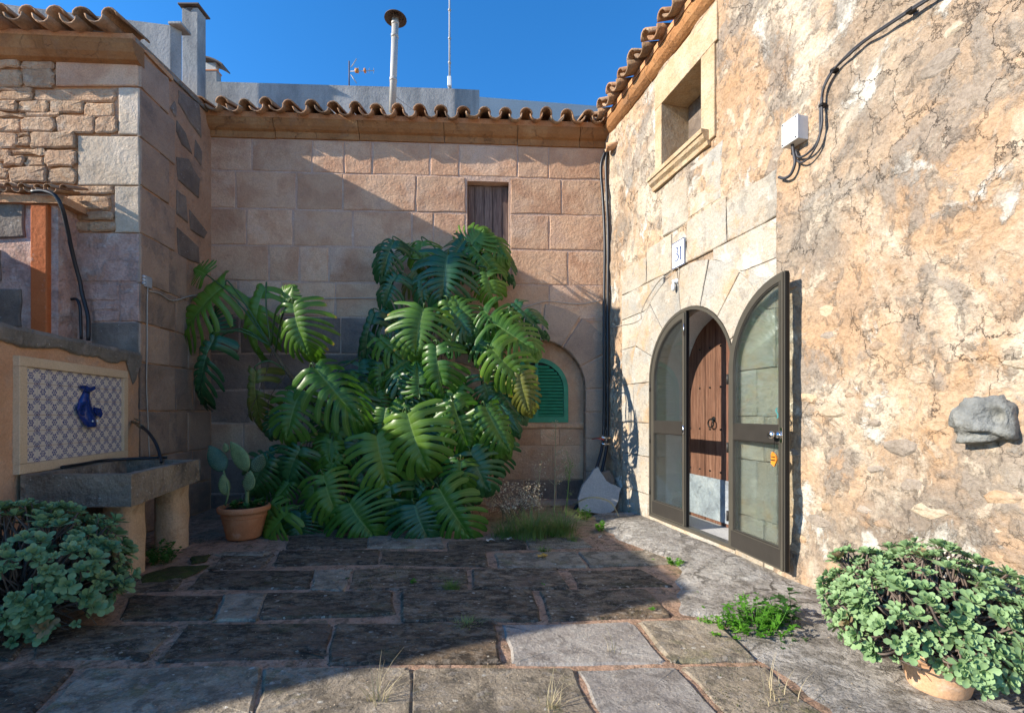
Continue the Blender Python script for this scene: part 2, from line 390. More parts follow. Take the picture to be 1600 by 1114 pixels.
def woodmat(name, c1, c2, c3, sx=1.0, rough=.75, var=.15):
    g = G(name); v = g.vec((22, 22, 1.6), True)
    n = g.noise(v, 1.5, 8, .7, .6); col = g.ramp(n, [(.3, c1), (.5, c2), (.7, c3)])
    f = g.noise(g.vec((90, 90, 4), True), 1.2, 4, .7)
    col = g.mix(1.0, col, g.ramp(f, [(.35, .55), (.55, 1.05)]), 'MULTIPLY')
    oi = g.n('ShaderNodeObjectInfo').outputs['Random']; vv = g.math('ADD', g.math('MULTIPLY', oi, 2*var), 1-var)
    col = g.mix(1.0, col, g.n('ShaderNodeCombineColor', {0: vv, 1: vv, 2: vv}).outputs[0], 'MULTIPLY')
    g.set(g.b, 'Base Color', col); g.b.inputs['Roughness'].default_value = rough
    g.set(g.b, 'Normal', g.n('ShaderNodeBump', {'Height': g.math('ADD', n, f), 'Strength': .6, 'Distance': .006}))
    return g.m
m_wood_in = woodmat('brown_door_wood', (.10,.042,.026), (.18,.082,.052), (.26,.135,.09))
m_wood_old = woodmat('weathered_plank_wood', (.085,.055,.045), (.16,.11,.09), (.24,.18,.15))
m_green = plain('green_shutter_paint', (.025,.23,.12), .45, nz=.2, scale=9)
m_alu = plain('bronze_aluminium', (.105,.095,.075), .38, .35, nz=.08, scale=5, spec=.5)
m_alu_d = plain('dark_bronze_panel', (.045,.040,.034), .45, .2, nz=.12, scale=8)
m_chrome = plain('chrome', (.75,.74,.72), .18, 1.0, nz=.03)
m_iron = plain('black_iron', (.02,.02,.02), .5, .6)
m_zinc = weather('dented_zinc_sheet', [(.20,.22,.25),(.28,.31,.34),(.36,.38,.40)], 4, patches=[(5,.55,.65,(.15,.16,.18),.6)], pits=(24,(.05,.1),(.08,.08,.09)), bump=.9, bscale=9, dist=.04, rough=.5)
m_white = weather('white_niche_plaster', [(.62,.62,.60),(.72,.71,.69)], 2, bump=.2)
m_niche = weather('niche_floor', [(.42,.42,.41),(.52,.51,.49)], 3, bump=.3)
m_blackpipe = plain('black_plastic_pipe', (.014,.015,.018), .4, nz=.25, scale=6)
m_cable = plain('grey_black_cable', (.045,.045,.05), .5)
m_wcable = plain('off_white_cable', (.44,.39,.32), .7)
m_box = plain('pale_grey_plastic', (.66,.68,.68), .5, nz=.05)
m_terra = weather('terracotta', [(.42,.15,.06),(.50,.19,.08),(.55,.25,.12)], 5, patches=[(5,.6,.7,(.60,.40,.28),.4)], bump=.15, bscale=40, rough=.75)
m_terra_l = weather('pale_terracotta', [(.56,.32,.18),(.62,.38,.22)], 5, patches=[(6,.57,.66,(.66,.50,.37),.6)], bump=.2, bscale=40, rough=.8)
m_soil = weather('potting_soil', [(.03,.02,.014),(.06,.04,.028)], 20, bump=1.0)
m_trough = weather('old_trough_stone', [(.17,.135,.10),(.27,.215,.155),(.36,.29,.21)], 4, patches=[(3,.54,.64,(.055,.045,.04),.7)], speck=(34,.66,(.52,.46,.38,1),.7), bump=1.0, bscale=24, dist=.03, fine=.3)
m_leg = weather('sandstone_leg', [(.50,.32,.18),(.58,.39,.24),(.64,.47,.31)], 3, patches=[(5,.58,.66,(.40,.24,.13),.6)], bump=.6, bscale=26)
m_orange = weather('orange_wall_plaster', [(.52,.27,.14),(.60,.34,.19),(.64,.41,.26)], 2.0, patches=[(2.0,.54,.64,(.40,.29,.21),.6),(4.5,.6,.68,(.68,.52,.38),.5)], bump=.6, bscale=28)
m_coping = weather('mossy_grey_coping', [(.15,.13,.10),(.23,.20,.16),(.30,.26,.21)], 4, patches=[(4,.52,.6,(.36,.31,.26),.6)], speck=(40,.75,(.7,.66,.6,1),.7), bump=1.0, bscale=26, dist=.03)
m_frame = weather('cream_stone_frame', [(.60,.43,.26),(.68,.52,.34)], 3, bump=.2, bscale=40)
m_redpaint = weather('red_oxide_paint', [(.42,.10,.025),(.52,.15,.045)], 3, patches=[(4,.58,.64,(.55,.40,.32),.6)], bump=.4, bscale=30)
m_pink = weather('pinkish_old_plaster', [(.42,.23,.165),(.52,.32,.24),(.58,.40,.32)], 4, patches=[(3,.52,.62,(.60,.50,.42),.6),(6,.55,.62,(.34,.24,.19),.6),(4,.58,.66,(.50,.24,.13),.55)], bump=1.0, bscale=20, dist=.03, fine=.24)
m_slab = weather('grey_stone_slab', [(.26,.255,.25),(.35,.345,.33)], 3, patches=[(4,.56,.66,(.33,.33,.33),.5)], bump=.4, bscale=30)
m_rock = weather('grey_weathered_boulder', [(.15,.155,.145),(.22,.225,.21),(.29,.29,.265)], 6, patches=[(6,.56,.64,(.20,.20,.18),.6)], bump=1.0, bscale=30)
m_metal_p = plain('galvanised_flue', (.42,.40,.36), .55, .2, nz=.08, scale=4)
m_rust = plain('sooty_cap', (.10,.075,.06), .7)

# ------------------------------------------------------------------ the ground
gvs = []; gfs = []
nx, ny = 300, 270; X0, X1, Y0, Y1 = -4.6, 3.6, -.6, 7.2
for j in range(ny+1):
    for i in range(nx+1):
        x = X0+(X1-X0)*i/nx; y = Y0+(Y1-Y0)*j/ny
        z = .005*fbm(Vector((x*1.3, y*1.3, 0)))+.004*noise.noise(Vector((x*9, y*9, 3)))
        gvs.append((x, y, z-.004))
for j in range(ny):
    for i in range(nx):
        a = j*(nx+1)+i; gfs.append((a, a+1, a+nx+2, a+nx+1))
ground = mesh('courtyard_ground', gvs, gfs, m_joint, smooth=True); tag(ground, kind='structure')
og = mesh('outer_ground', [(-400,-400,-.03),(400,-400,-.03),(400,400,-.03),(-400,400,-.03)], [(0,1,2,3)], m_joint); tag(og, kind='structure')

def flag(q, mat, d=.008, jit=.011):
    P = [gnd(x, y) for x, y in q]
    poly = round_poly(offset([(p.x, p.y) for p in P], -.012), .035)
    t = random.uniform(-.005, .006); sx = random.uniform(-.006, .006); sy = random.uniform(-.003, .003)
    cx = sum(p[0] for p in poly)/len(poly); cy = sum(p[1] for p in poly)/len(poly)
    f = lambda u, z, dd: Vector((u, z, dd+t+(u-cx)*sx+(z-cy)*sy))
    o = block('flagstone', f, poly, -.03, d, mat, ground, bev=.014, seg=3, jit=jit)
    return o
D, L_, M_ = m_flag, m_flag_l, m_flag_m
flags = [
 # against the plant
 ([(455,839),(573,838),(572,856),(449,857)],D),([(578,838),(690,838),(692,856),(577,856)],M_),([(700,846),(816,843),(822,858),(700,862)],D),([(822,842),(905,840),(925,854),(828,858)],M_),
 ([(352,862),(420,862),(412,868),(342,868)],M_),([(350,869),(428,867),(408,887),(332,889)],D),([(440,861),(592,860),(590,881),(428,883)],D),([(598,861),(756,862),(760,885),(596,881)],D),([(776,866),(898,864),(915,886),(780,888)],M_),([(906,864),(1010,862),(1052,880),(924,886)],M_),
 ([(320,894),(488,892),(482,920),(296,920)],D),([(494,891),(549,891),(538,922),(488,922)],M_),([(556,890),(727,889),(730,919),(548,921)],D),([(741,890),(868,890),(886,919),(744,920)],D),([(892,892),(1000,890),(1050,915),(905,920)],D),
 ([(206,933),(346,932),(330,966),(190,969)],D),([(354,930),(414,928),(400,968),(336,970)],M_),([(420,927),(611,925),(614,960),(408,967)],D),([(630,924),(826,922),(844,969),(628,970)],D),([(846,924),(1008,922),(1048,963),(860,970)],D),
 ([(82,978),(278,977),(230,1028),(50,1030)],D),([(296,977),(516,976),(508,1028),(250,1032)],D),([(526,977),(768,975),(780,1036),(514,1038)],D),([(786,976),(988,973),(1038,1034),(806,1036)],L_),([(1000,973),(1110,970),(1180,1030),(1052,1034)],M_),
 ([(-60,1047),(112,1046),(44,1118),(-160,1120)],D),([(140,1046),(404,1045),(392,1118),(62,1120)],M_),([(418,1046),(640,1048),(636,1122),(404,1122)],M_),([(650,1047),(890,1046),(934,1130),(648,1132)],M_),([(905,1047),(1056,1044),(1130,1126),(950,1132)],L_),([(1070,1044),(1190,1042),(1290,1122),(1146,1126)],M_),
 ([(200,900),(290,896),(270,922),(180,926)],D),([(-120,980),(60,978),(20,1030),(-220,1032)],D),
]
for q, m in flags: flag(q, m)
# courses nearer than the frame, down to behind the camera
yy = 2.02
while yy > -.4:
    dh = random.uniform(.26, .36); xx = -3.4+random.uniform(0, .4)
    while xx < 2.9-.25*yy-.2:
        wd = random.uniform(.45, .95); x2 = min(xx+wd, 2.85-.25*yy)
        f = lambda u, z, d: Vector((u, z, d))
        block('flagstone', f, [(xx, yy-dh), (x2, yy-dh), (x2, yy-.04), (xx, yy-.04)], -.03, .007, random.choice([D, M_, M_, L_]), ground, bev=.012, seg=3, jit=.012)
        xx = x2+.05
    yy -= dh
# rough concrete skirt along the sunlit wall
line = [(925,806),(950,832),(1004,858),(1052,880),(1056,915),(1060,955),(1110,968),(1190,1030),(1300,1128),(1400,1260),(1500,1500)]
inner = [gnd(x, y) for x, y in line]
inn = catmull(inner, 10); V = []; F = []; K = 14
for i, p in enumerate(inn):
    q = Vector((3.03-.25*p.y+.03, p.y+.0, 0)); wob = .05*noise.noise(Vector((p.x*5, p.y*5, 1)))
    for k in range(K+1):
        t = k/K; P = p.lerp(q, t)+Vector((wob*(1-t), 0, 0))
        z = .002+.035*min(1, t*2.2)**.6+.018*t+.010*fbm(Vector((P.x*4, P.y*4, 5)))
        if k == 0: z = -.01
        V.append((P.x, P.y, z))
for i in range(len(inn)-1):
    for k in range(K):
        a = i*(K+1)+k; F.append((a, a+1, a+K+2, a+K+1))
ap = mesh('concrete_apron', V, F, m_apron, smooth=True); tag(ap, kind='structure')

# ------------------------------------------------------------------ back house
back = empty('stone_house', (-1.4, 6.6, 0), 'pinkish ashlar house across the back of the courtyard, behind the big leafy plant', 'house')
AU, AZ, AR, OR_ = None, None, None, None
uc, zc = BK.px(838, 608); uo, _ = BK.px(915, 608); AR = uo-uc          # recess arch radius
Lb = 5.44
WU0, WZ1 = BK.px(730, 283); WU1, WZ0 = BK.px(795, 388)
def arch(uc, r, z0, zs, n=20, rz=None):
    rz = rz or r
    return [(uc-r, z0)]+[(uc-r*math.cos(math.pi*i/n), zs+rz*math.sin(math.pi*i/n)) for i in range(n+1)]+[(uc+r, z0)]
def clean(poly):
    out = []
    for p in poly:
        if not out or math.hypot(p[0]-out[-1][0], p[1]-out[-1][1]) > 1e-5: out.append(p)
    return out
ar_hole = clean(arch(uc, AR, .06, zc))
def wallface(name, fr, outer, holes, d, mat, parent, depth=.0):
    return prism(name, fr.pt, outer, holes, d-depth, d, mat, parent, back=True)
bw = wallface('wall', BK, rect(-.3, -.02, Lb+.35, 5.36), [rect(WU0, WZ0, WU1, WZ1), ar_hole], 0, m_mortar, back, .25)
# backs of the openings
gpan = prism('recess_panel', BK.pt, rect(uc-AR-.02, 0, uc+AR+.02, zc+AR+.02), [], -.25, -.14, m_ashlar, back)
rows = [5.05, 4.60, 4.09, 3.59, 3.10, 2.62, 2.11, 1.61, 1.16, .68, .20, -.01]
vj = {0: [333,394,488,538,582,672,717,808,857,948], 1: [333,368,463,536,650,728,797,877,948], 2: [333,385,458,551,644,677,728,797,858,948],
      3: [333,420,468,514,594,645,678,728,797,887,948], 4: [333,372,440,524,600,690,775,858,948]}
OUTR = AR+.50
def pushout(poly, uc, zc, r):
    out = []
    if poly[0][1] < zc+.1:
        lo, hi = poly[0][0], poly[1][0]
        if lo > uc-r and hi < uc+r: return [(0, 0), (0, 0), (0, 0)]
        if lo < uc-r and hi > uc-r: poly = rect(lo, poly[0][1], uc-r, poly[2][1])
        elif hi > uc+r and lo < uc+r: poly = rect(uc+r, poly[0][1], hi, poly[2][1])
        if poly[2][1] < zc: return poly
    for i in range(len(poly)):
        a = Vector(poly[i]); b = Vector(poly[(i+1) % len(poly)])
        n = max(1, int((b-a).length/.08))
        for k in range(n):
            p = a.lerp(b, k/n); v = p-Vector((uc, zc))
            if p.y > zc-.02 and v.length < r: p = Vector((uc, zc))+v.normalized()*r
            elif p.y <= zc and abs(p.x-uc) < r: p = Vector((uc+math.copysign(r, p.x-uc), p.y))
            out.append((p.x, p.y))
    return out
def area(poly): return abs(sum(poly[i][0]*poly[(i+1) % len(poly)][1]-poly[(i+1) % len(poly)][0]*poly[i][1] for i in range(len(poly))))/2
for r in range(len(rows)-1):
    z1, z0 = rows[r], rows[r+1]
    if r in vj: us = [BK.px(x, 500)[0] for x in vj[r]]; us[0] = -.05; us[-1] = Lb
    else:
        us = [-.05]
        while us[-1] < Lb-.5: us.append(us[-1]+random.uniform(.42, .85))
        us[-1] = Lb if Lb-us[-1] < .3 else us[-1]
        if us[-1] < Lb: us.append(Lb)
    for i in range(len(us)-1):
        a, b = us[i]+.012, us[i+1]-.012
        poly = rect(a, z0+.012, b, z1-.012)
        if a > WU0-.1 and b < WU1+.1 and z0 < WZ1-.1 and z1 > WZ0+.1: continue
        if z0 > WZ0-.2 and z0 < WZ1 and b > WU0 and a < WU0: poly = rect(a, z0+.012, WU0-.004, z1-.012)
        if z0 > WZ0-.2 and z0 < WZ1 and a < WU1 and b > WU1: poly = rect(WU1+.004, z0+.012, b, z1-.012)
        near = b > uc-OUTR and a < uc+OUTR and z0 < zc+OUTR
        if near:
            p2 = clean(pushout(poly, uc, zc, AR+.22))
            if len(p2) < 4 or area(p2) < .02 or area(p2) < .30*area(poly): continue
            prism('stone_block', BK.pt, p2, [], -.02, random.uniform(.004, .010), m_ashlar, back)
        else:
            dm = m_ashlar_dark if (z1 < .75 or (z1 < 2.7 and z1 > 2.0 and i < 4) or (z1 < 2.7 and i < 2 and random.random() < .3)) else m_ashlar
            block('stone_block', BK.pt, poly, -.02, random.uniform(.004, .012), dm, back, bev=.008, seg=3, jit=.008)
# voussoirs of the blind arch, then its jamb stones
angs = [0, 27, 58, 85, 112, 140, 162, 180]
for i in range(len(angs)-1):
    a0, a1 = R(angs[i]+.8), R(angs[i+1]-.8)
    P = [(uc+AR*math.cos(a0+(a1-a0)*k/5), zc+AR*math.sin(a0+(a1-a0)*k/5)) for k in range(6)]
    P += [(uc+OUTR*math.cos(a1-(a1-a0)*k/5), zc+OUTR*math.sin(a1-(a1-a0)*k/5)) for k in range(6)]
    block('arch_stone', BK.pt, P, -.24, random.uniform(.014, .022), m_arch_stone, back, bev=.01, seg=1, jit=.003)
for s in (-1, 1):
    z = 0.0
    while z < zc-.02:
        z2 = min(zc, z+random.uniform(.36, .5))
        if zc-z2 < .15: z2 = zc
        a, b = sorted((uc+s*AR, uc+s*OUTR))
        block('arch_stone', BK.pt, rect(a, z+.01, b, z2-.01), -.24, random.uniform(.014, .020), m_arch_stone if s > 0 else m_ashlar, back, bev=.01, seg=2, jit=.004)
        z = z2
# stones inside the blind arch and the sill
def dpx(x, y): return BK.px(x, y, -.14)
sill_z = dpx(850, 660)[1]
for (x0, x1, y0, y1) in [(800,843,670,695),(844,873,670,695),(874,912,670,695),(765,798,670,695),(765,862,697,748),(864,912,697,748),(765,818,750,790),(820,868,750,790),(870,912,750,790)]:
    u0, za = dpx(x0, y0); u1, zb = dpx(x1, y1)
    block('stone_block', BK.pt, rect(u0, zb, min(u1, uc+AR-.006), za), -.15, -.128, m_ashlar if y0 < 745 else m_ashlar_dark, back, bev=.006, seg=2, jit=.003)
block('sill_stone', BK.pt, rect(uc-AR+.004, sill_z-.075, uc+AR-.004, sill_z+.0), -.15, -.095, m_ashlar, back, bev=.01, seg=2, jit=.002)
# green louvred shutter
su0 = dpx(838, 608)[0]; sr = dpx(887, 608)[0]-su0; sz = dpx(838, 609)[1]; szb = sill_z+.002
shut = empty('louvred_shutter', BK.pt(su0, szb, -.13), parent=back); shut['label'] = 'green painted arched louvred shutter in the blind arch'
outer = clean(arch(su0, sr, szb, sz))
def half_hole(s):
    r = sr-.065; m = .022; pts = []
    n = 12
    z0 = szb+.08
    a0 = math.acos(min(1, m/r))
    arc = [(su0+s*r*math.cos(t), sz+r*math.sin(t)) for t in [a0*k/n for k in range(n+1)]]
    return clean([(su0+s*m, z0), (su0+s*r, z0)]+arc)
prism('shutter_frame', BK.pt, outer, [half_hole(1), half_hole(-1)], -.139, -.085, m_green, shut)
for s in (-1, 1):
    z = szb+.10
    while z < sz+sr-.1:
        r = sr-.067; half = math.sqrt(max(0, r*r-max(0, z+.02-sz)**2))
        if half > .06:
            a, b = (su0+.022, su0+half) if s > 0 else (su0-half, su0-.022)
            V = []; F = []
            for (zz, dd) in [(z-.016, -.092), (z-.008, -.088), (z+.026, -.116), (z+.018, -.120)]:
                V += [BK.pt(a, zz, dd), BK.pt(b, zz, dd)]
            for k in range(4):
                k2 = (k+1) % 4; F.append((2*k, 2*k+1, 2*k2+1, 2*k2))
            F += [(0, 2, 4, 6), (1, 3, 5, 7)]
            mesh('slat', V, F, m_green, shut)
        z += .046
prism('shutter_back', BK.pt, clean(arch(su0, sr-.03, szb+.02, sz)), [], -.1385, -.132, m_iron, shut)
# upper plank shutter
ps = empty('plank_shutter', BK.pt((WU0+WU1)/2, WZ0, -.1), parent=back); ps['label'] = 'weathered grey plank shutter closing the small upper window'
us = WU0; k = 0
for wd in [.10, .13, .115, .135, .09]:
    wdd = wd*(WU1-WU0)/.57
    block('plank', BK.pt, rect(us+.003, WZ0+.01, us+wdd-.003, WZ1-.012), -.16, -.115+random.uniform(-.004, .004), m_wood_old, ps, bev=.004, seg=1, jit=.001); us += wdd
prism('shutter_back', BK.pt, rect(WU0-.02, WZ0-.02, WU1+.02, WZ1+.02), [], -.25, -.165, m_iron, ps)
# rosette vent
uv_, zv_ = BK.px(934, 526)
rv = empty('vent_rosette', BK.pt(uv_, zv_, .016), parent=back)
prism('vent_plate', BK.pt, [(uv_+.075*math.cos(k*math.pi/12), zv_+.075*math.sin(k*math.pi/12)) for k in range(24)], [[(uv_+r*math.cos(a+k*math.pi/4), zv_+r*math.sin(a+k*math.pi/4)) for r, a in ((.016, 0), (.04, -.22), (.060, 0), (.04, .22))] for k in range(8)], .005, .026, m_arch_stone, rv)
prism('vent_hollow', BK.pt, [(uv_+.07*math.cos(k*math.pi/8), zv_+.07*math.sin(k*math.pi/8)) for k in range(16)], [], .004, .0185, m_iron, rv)
# cornice
def cornice(fr, u0, u1, prof, mat, parent, lens=(.8, 1.2), name='cornice_stone'):
    u = u0
    while u < u1-.01:
        v = min(u1, u+random.uniform(*lens))
        if u1-v < .3: v = u1
        dj = random.uniform(-.006, .006); zj = random.uniform(-.006, .006)
        V = []; n = len(prof); F = []
        xs = [u+.004, (u+v)/2, v-.004]
        for xx in xs:
            for (d, z) in prof: V.append(fr.pt(xx, z+zj, d+dj if d > 0 else d))
        for a in range(2):
            for k in range(n):
                k2 = (k+1) % n; F.append((a*n+k, a*n+k2, (a+1)*n+k2, (a+1)*n+k))
        F.append(tuple(range(n))); F.append(tuple(2*n+k for k in range(n)))
        mesh(name, V, F, mat, parent); u = v
cornice(BK, -.05, Lb+.02, [(-.02,5.05),(.02,5.055),(.03,5.10),(.035,5.13),(.07,5.15),(.10,5.185),(.12,5.23),(.125,5.27),(-.02,5.28)], m_cornice, back)

# roof tiles: a channel (hollow up) and a cover (hollow down) alternate along the eave
def tile_mesh(name, r0, r1, ln, up, th=.018, seg=6):
    V = []; F = []
    for yi, (y, r) in enumerate([(0, r0), (ln*.5, (r0+r1)/2), (ln, r1)]):
        for rr in (r, r-th):
            for k in range(seg+1):
                a = math.pi*k/seg
                z = rr*math.sin(a)*.92
                V.append((rr*math.cos(a), y, z if up else -z))
    n = seg+1; S = 2*n
    for j in range(2):
        for k in range(seg):
            F.append((j*S+k, j*S+k+1, (j+1)*S+k+1, (j+1)*S+k)); F.append((j*S+n+k, (j+1)*S+n+k, (j+1)*S+n+k+1, j*S+n+k+1))
        for e in (0, seg): F.append((j*S+e, (j+1)*S+e, (j+1)*S+n+e, j*S+n+e))
    for j in (0, 2):
        for k in range(seg): F.append((j*S+k, j*S+k+1, j*S+n+k+1, j*S+n+k))
    me = bpy.data.meshes.new(name); me.from_pydata(V, [], F); me.materials.append(m_tile)
    me.polygons.foreach_set('use_smooth', [True]*len(me.polygons)); me.update()
    bm = bmesh.new(); bm.from_mesh(me); bmesh.ops.recalc_face_normals(bm, faces=bm.faces); bm.to_mesh(me); bm.free()
    return me
t_cover = tile_mesh('cover_tile', .088, .070, .46, True); t_chan = tile_mesh('channel_tile', .096, .078, .46, False)
def eave(fr, u0, u1, z, d, parent, sp=.285, rowsn=3, slope=.30, zf=None):
    """tiles laid down the slope; the first row overhangs the wall by d"""
    n = int(round((u1-u0)/sp)); sp = (u1-u0)/n
    yaw = math.atan2(-fr.n.y, -fr.n.x)-math.pi/2        # local +Y runs into the building
    for r in range(rowsn):
        for i in range(n+1):
            for kind in (0, 1):
                u = u0+sp*(i+.5*kind)
                if u > u1+.01: continue
                back_ = r*.38
                zz = (zf(u) if zf else z)+back_*slope+(.014 if kind == 0 else .0)
                dd = d-back_-(0.02 if kind == 0 else 0)
                o = link('roof_tile', t_cover if kind == 0 else t_chan, fr.pt(u+random.uniform(-.012, .012), zz+random.uniform(-.008, .008), dd+random.uniform(-.02, .02)), parent)
                o.rotation_euler = (math.atan(slope)+random.uniform(-.05, .05), random.uniform(-.14, .14), yaw+random.uniform(-.07, .07)); o.scale = (random.uniform(.94, 1.08), 1, random.uniform(.85, 1.1))
eave(BK, -.02, Lb-.02, 5.355, .25, back)
prism('mortar_bed', BK.pt, rect(-.2, 5.272, Lb+.2, 5.345), [], -.6, .12, m_mortar_or, back)
def roof_slab(fr, u0, u1, z, d, depth, slope, mat, parent):
    V = []
    for (dd, zz) in ((d, z), (d-depth, z+depth*slope)):
        for u in (u0, u1):
            V += [fr.pt(u, zz, dd), fr.pt(u, zz-.06, dd)]
    F = [(0,2,6,4),(1,3,7,5),(0,1,3,2),(4,5,7,6),(0,1,5,4),(2,3,7,6)]
    mesh('roof', V, F, mat, parent)
roof_slab(BK, -.2, Lb+.3, 5.36, .05, 2.6, .30, m_tile, back)
# the house body behind its front
def body(name, pts, z0, z1, mat, parent):
    n = len(pts); V = [(x, y, z0) for x, y in pts]+[(x, y, z1) for x, y in pts]
    F = [tuple(range(n)), tuple(range(n, 2*n))]+[(i, (i+1) % n, n+(i+1) % n, n+i) for i in range(n)]
    return mesh(name, V, F, mat, parent)
bp0 = BK.pt(-.3, 0, -.252); bp1 = BK.pt(Lb+.35, 0, -.252)
body('rear_wall', [(bp0.x, bp0.y), (bp1.x, bp1.y), (bp1.x-.1, bp1.y+3), (bp0.x, bp0.y+3)], -.02, 5.25, m_mortar, back)

# ------------------------------------------------------------------ left house
left = empty('rubble_house', (-4.6, 5.4, 0), 'left house with a rubble stone front and pale quoins, jutting forward beside the plant', 'house')
prism('front_wall', FA.pt, rect(0.0, -.02, 3.2, 5.0), [], -.3, 0, m_mortar_or, left)
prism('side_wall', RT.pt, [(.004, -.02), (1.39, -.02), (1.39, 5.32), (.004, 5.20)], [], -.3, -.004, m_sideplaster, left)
def q(x0, y0, x1, y1): return [(x0, y0), (x1, y0), (x1, y1), (x0, y1)]
RUB = [(0,97,34,109),(36,98,86,110),(0,111,37,137),(39,111,88,139),(0,139,53,145),(3,146,54,159),(56,142,182,160),
 (0,161,31,176),(32,159,78,178),(80,158,132,179),(134,163,180,184),(0,178,41,185),(43,178,94,185),(0,187,35,207),(36,186,90,208),(92,182,151,211),(153,185,186,211),
 (0,209,30,233),(52,209,122,234),(31,209,51,216),(32,218,51,231),(0,236,20,254),(22,236,72,244),(74,237,122,262),(10,246,42,261),(44,247,71,262),(-30,256,8,268),
 (0,264,17,280),(19,264,76,287),(79,265,122,289),(-30,282,17,294),(19,290,60,298),(63,290,98,300),(100,293,179,305),(105,308,174,329),(112,332,139,345),(141,332,180,346),(118,348,141,361),(143,348,184,363)]
for (x0, y0, x1, y1) in RUB:
    poly = [FA.px(x, y) for x, y in q(x0, y0, x1, y1)]
    poly = [(max(u, .01), z) for u, z in poly]
    block('rubble_stone', FA.pt, round_poly(poly, .14), -.02, random.uniform(.020, .045), m_rubble, left, bev=.015, seg=2, jit=.010, belly=.0)
# rows beyond the frame edge
for r in range(9):
    z = 4.9-.19*r; u = 1.48
    while u < 3.0:
        w_ = random.uniform(.2, .42)
        block('rubble_stone', FA.pt, rect(u+.01, z-.17, u+w_, z), -.02, random.uniform(.025, .045), m_rubble, left, bev=.02, seg=3, jit=.012); u += w_+.01
for (x0, y0, x1, y1, m) in [(90,98,219,137,m_ashlar),(188,140,220,213,m_quoin),(124,215,220,291,m_quoin),(182,293,220,364,m_quoin),(105,366,220,441,m_pink),(190,444,220,503,m_pink),(145,505,220,560,m_graystone),
      (135,446,188,470,m_pink),(148,472,188,485,m_pink),(150,487,189,503,m_pink),(105,446,130,470,m_pink)]:
    poly = [FA.px(x, y) for x, y in q(x0, y0, x1, y1)]
    poly = [(max(u, -.012), z) for u, z in poly]
    block('quoin_stone', FA.pt, poly, -.02, random.uniform(.022, .034), m, left, bev=.01, seg=2, jit=.005)
prism('plaster_patch', FA.pt, rect(.02, 0, 1.3, FA.px(100, 365)[1]), [], -.01, .016, m_pink, left)
# side (return) wall stones
zs = [5.12, 4.77, 4.24, 3.73, 3.22, 2.69, 2.26, 1.84, 1.32, .82, .4, 0]
for i in range(len(zs)-1):
    uw = RT.px(272 if i % 2 else 262, 300)[0]
    top = zs[i]-.008
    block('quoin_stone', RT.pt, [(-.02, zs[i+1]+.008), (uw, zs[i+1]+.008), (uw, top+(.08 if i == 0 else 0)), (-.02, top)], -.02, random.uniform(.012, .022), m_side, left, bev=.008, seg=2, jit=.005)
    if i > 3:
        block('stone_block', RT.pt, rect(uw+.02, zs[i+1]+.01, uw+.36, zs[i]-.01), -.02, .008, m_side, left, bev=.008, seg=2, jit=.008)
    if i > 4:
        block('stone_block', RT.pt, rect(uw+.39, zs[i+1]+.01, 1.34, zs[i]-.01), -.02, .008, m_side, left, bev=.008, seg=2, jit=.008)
for P in [[(279,141),(311,163),(314,216),(296,191),(279,161)],[(276,188),(289,208),(300,241),(284,226),(276,206)],[(305,218),(315,236),(314,259),(304,246)],
          [(276,245),(295,250),(311,280),(310,311),(299,300),(278,282)],[(276,297),(291,308),(293,348),(276,334)],[(296,328),(324,363),(319,373),(298,360)],[(276,355),(310,386),(312,413),(279,400)],
          [(272,158),(276,170),(274,184),(266,170)]]:
    block('dark_stone', RT.pt, [RT.px(x, y) for x, y in P], -.02, .012, m_graystone, left, bev=.012, seg=2, jit=.008)
# cornice and tiles over the front
cornice(FA, -.03, 3.1, [(-.02,5.0),(.02,5.0),(.08,5.02),(.125,5.07),(.15,5.14),(.15,5.19),(-.02,5.2)], m_cornice, left)
prism('mortar_bed', FA.pt, rect(-.02, 5.195, 3.1, 5.25), [], -.5, .14, m_mortar_or, left)
eave(FA, .10, 3.0, 5.30, .30, left, sp=.27, rowsn=1, slope=.12)
roof_slab(FA, .03, 3.1, 5.30, .05, 1.3, .08, m_tile, left)
V = []
for (u, z) in [(-.10, 5.19), (1.40, 5.33)]:
    V += [RT.pt(u, z, .018), RT.pt(u, z+.045, .026), RT.pt(u, z+.07, .0), RT.pt(u, z+.10, -.4), RT.pt(u, z, -.4)]
mesh('rake_coping', V, [(k, (k+1) % 5, 5+(k+1) % 5, 5+k) for k in range(5)]+[(0,1,2,3,4),(5,6,7,8,9)], m_coping, left)
# unseen block added left of the frame, shaped to cast the ground shadow
body('shadow_block', [(-5.17, 1.58), (-5.80, 4.98), (-9, 4.98), (-8.2, .07)], -.02, 3.2, m_pink, left)

# lean-to in front of the left house
lt = empty('lean_to', (-5.0, 4.85, 0), 'small lean-to wall with grey stone patches and terracotta tile edge at the far left', 'lean-to')
LTF = Fr(-4.62, 4.80, -5.9, 4.74)
ztop = LTF.px(60, 318)[1]
prism('wall', LTF.pt, rect(-.02, -.02, 1.15, ztop), [], -.26, 0, m_pink, lt)
u0, _ = LTF.px(80, 500); u1, _ = LTF.px(54, 500)
block('painted_pilaster', LTF.pt, rect(u0, 0, u1, ztop-.03), -.01, .05, m_redpaint, lt, bev=.012, seg=1, jit=.002)
for P in [[(-20,312),(39,314),(40,372),(-20,374)],[(-20,452),(34,454),(34,512),(-20,514)],[(-20,388),(2,390),(2,440),(-20,438)]]:
    block('grey_stone', LTF.pt, [LTF.px(x, y) for x, y in P], -.01, .022, m_graystone, lt, bev=.012, seg=3, jit=.01)
prism('tile_bed', LTF.pt, rect(-.12, ztop-.02, 1.15, ztop+.055), [], -.25, .06, m_mortar_or, lt)
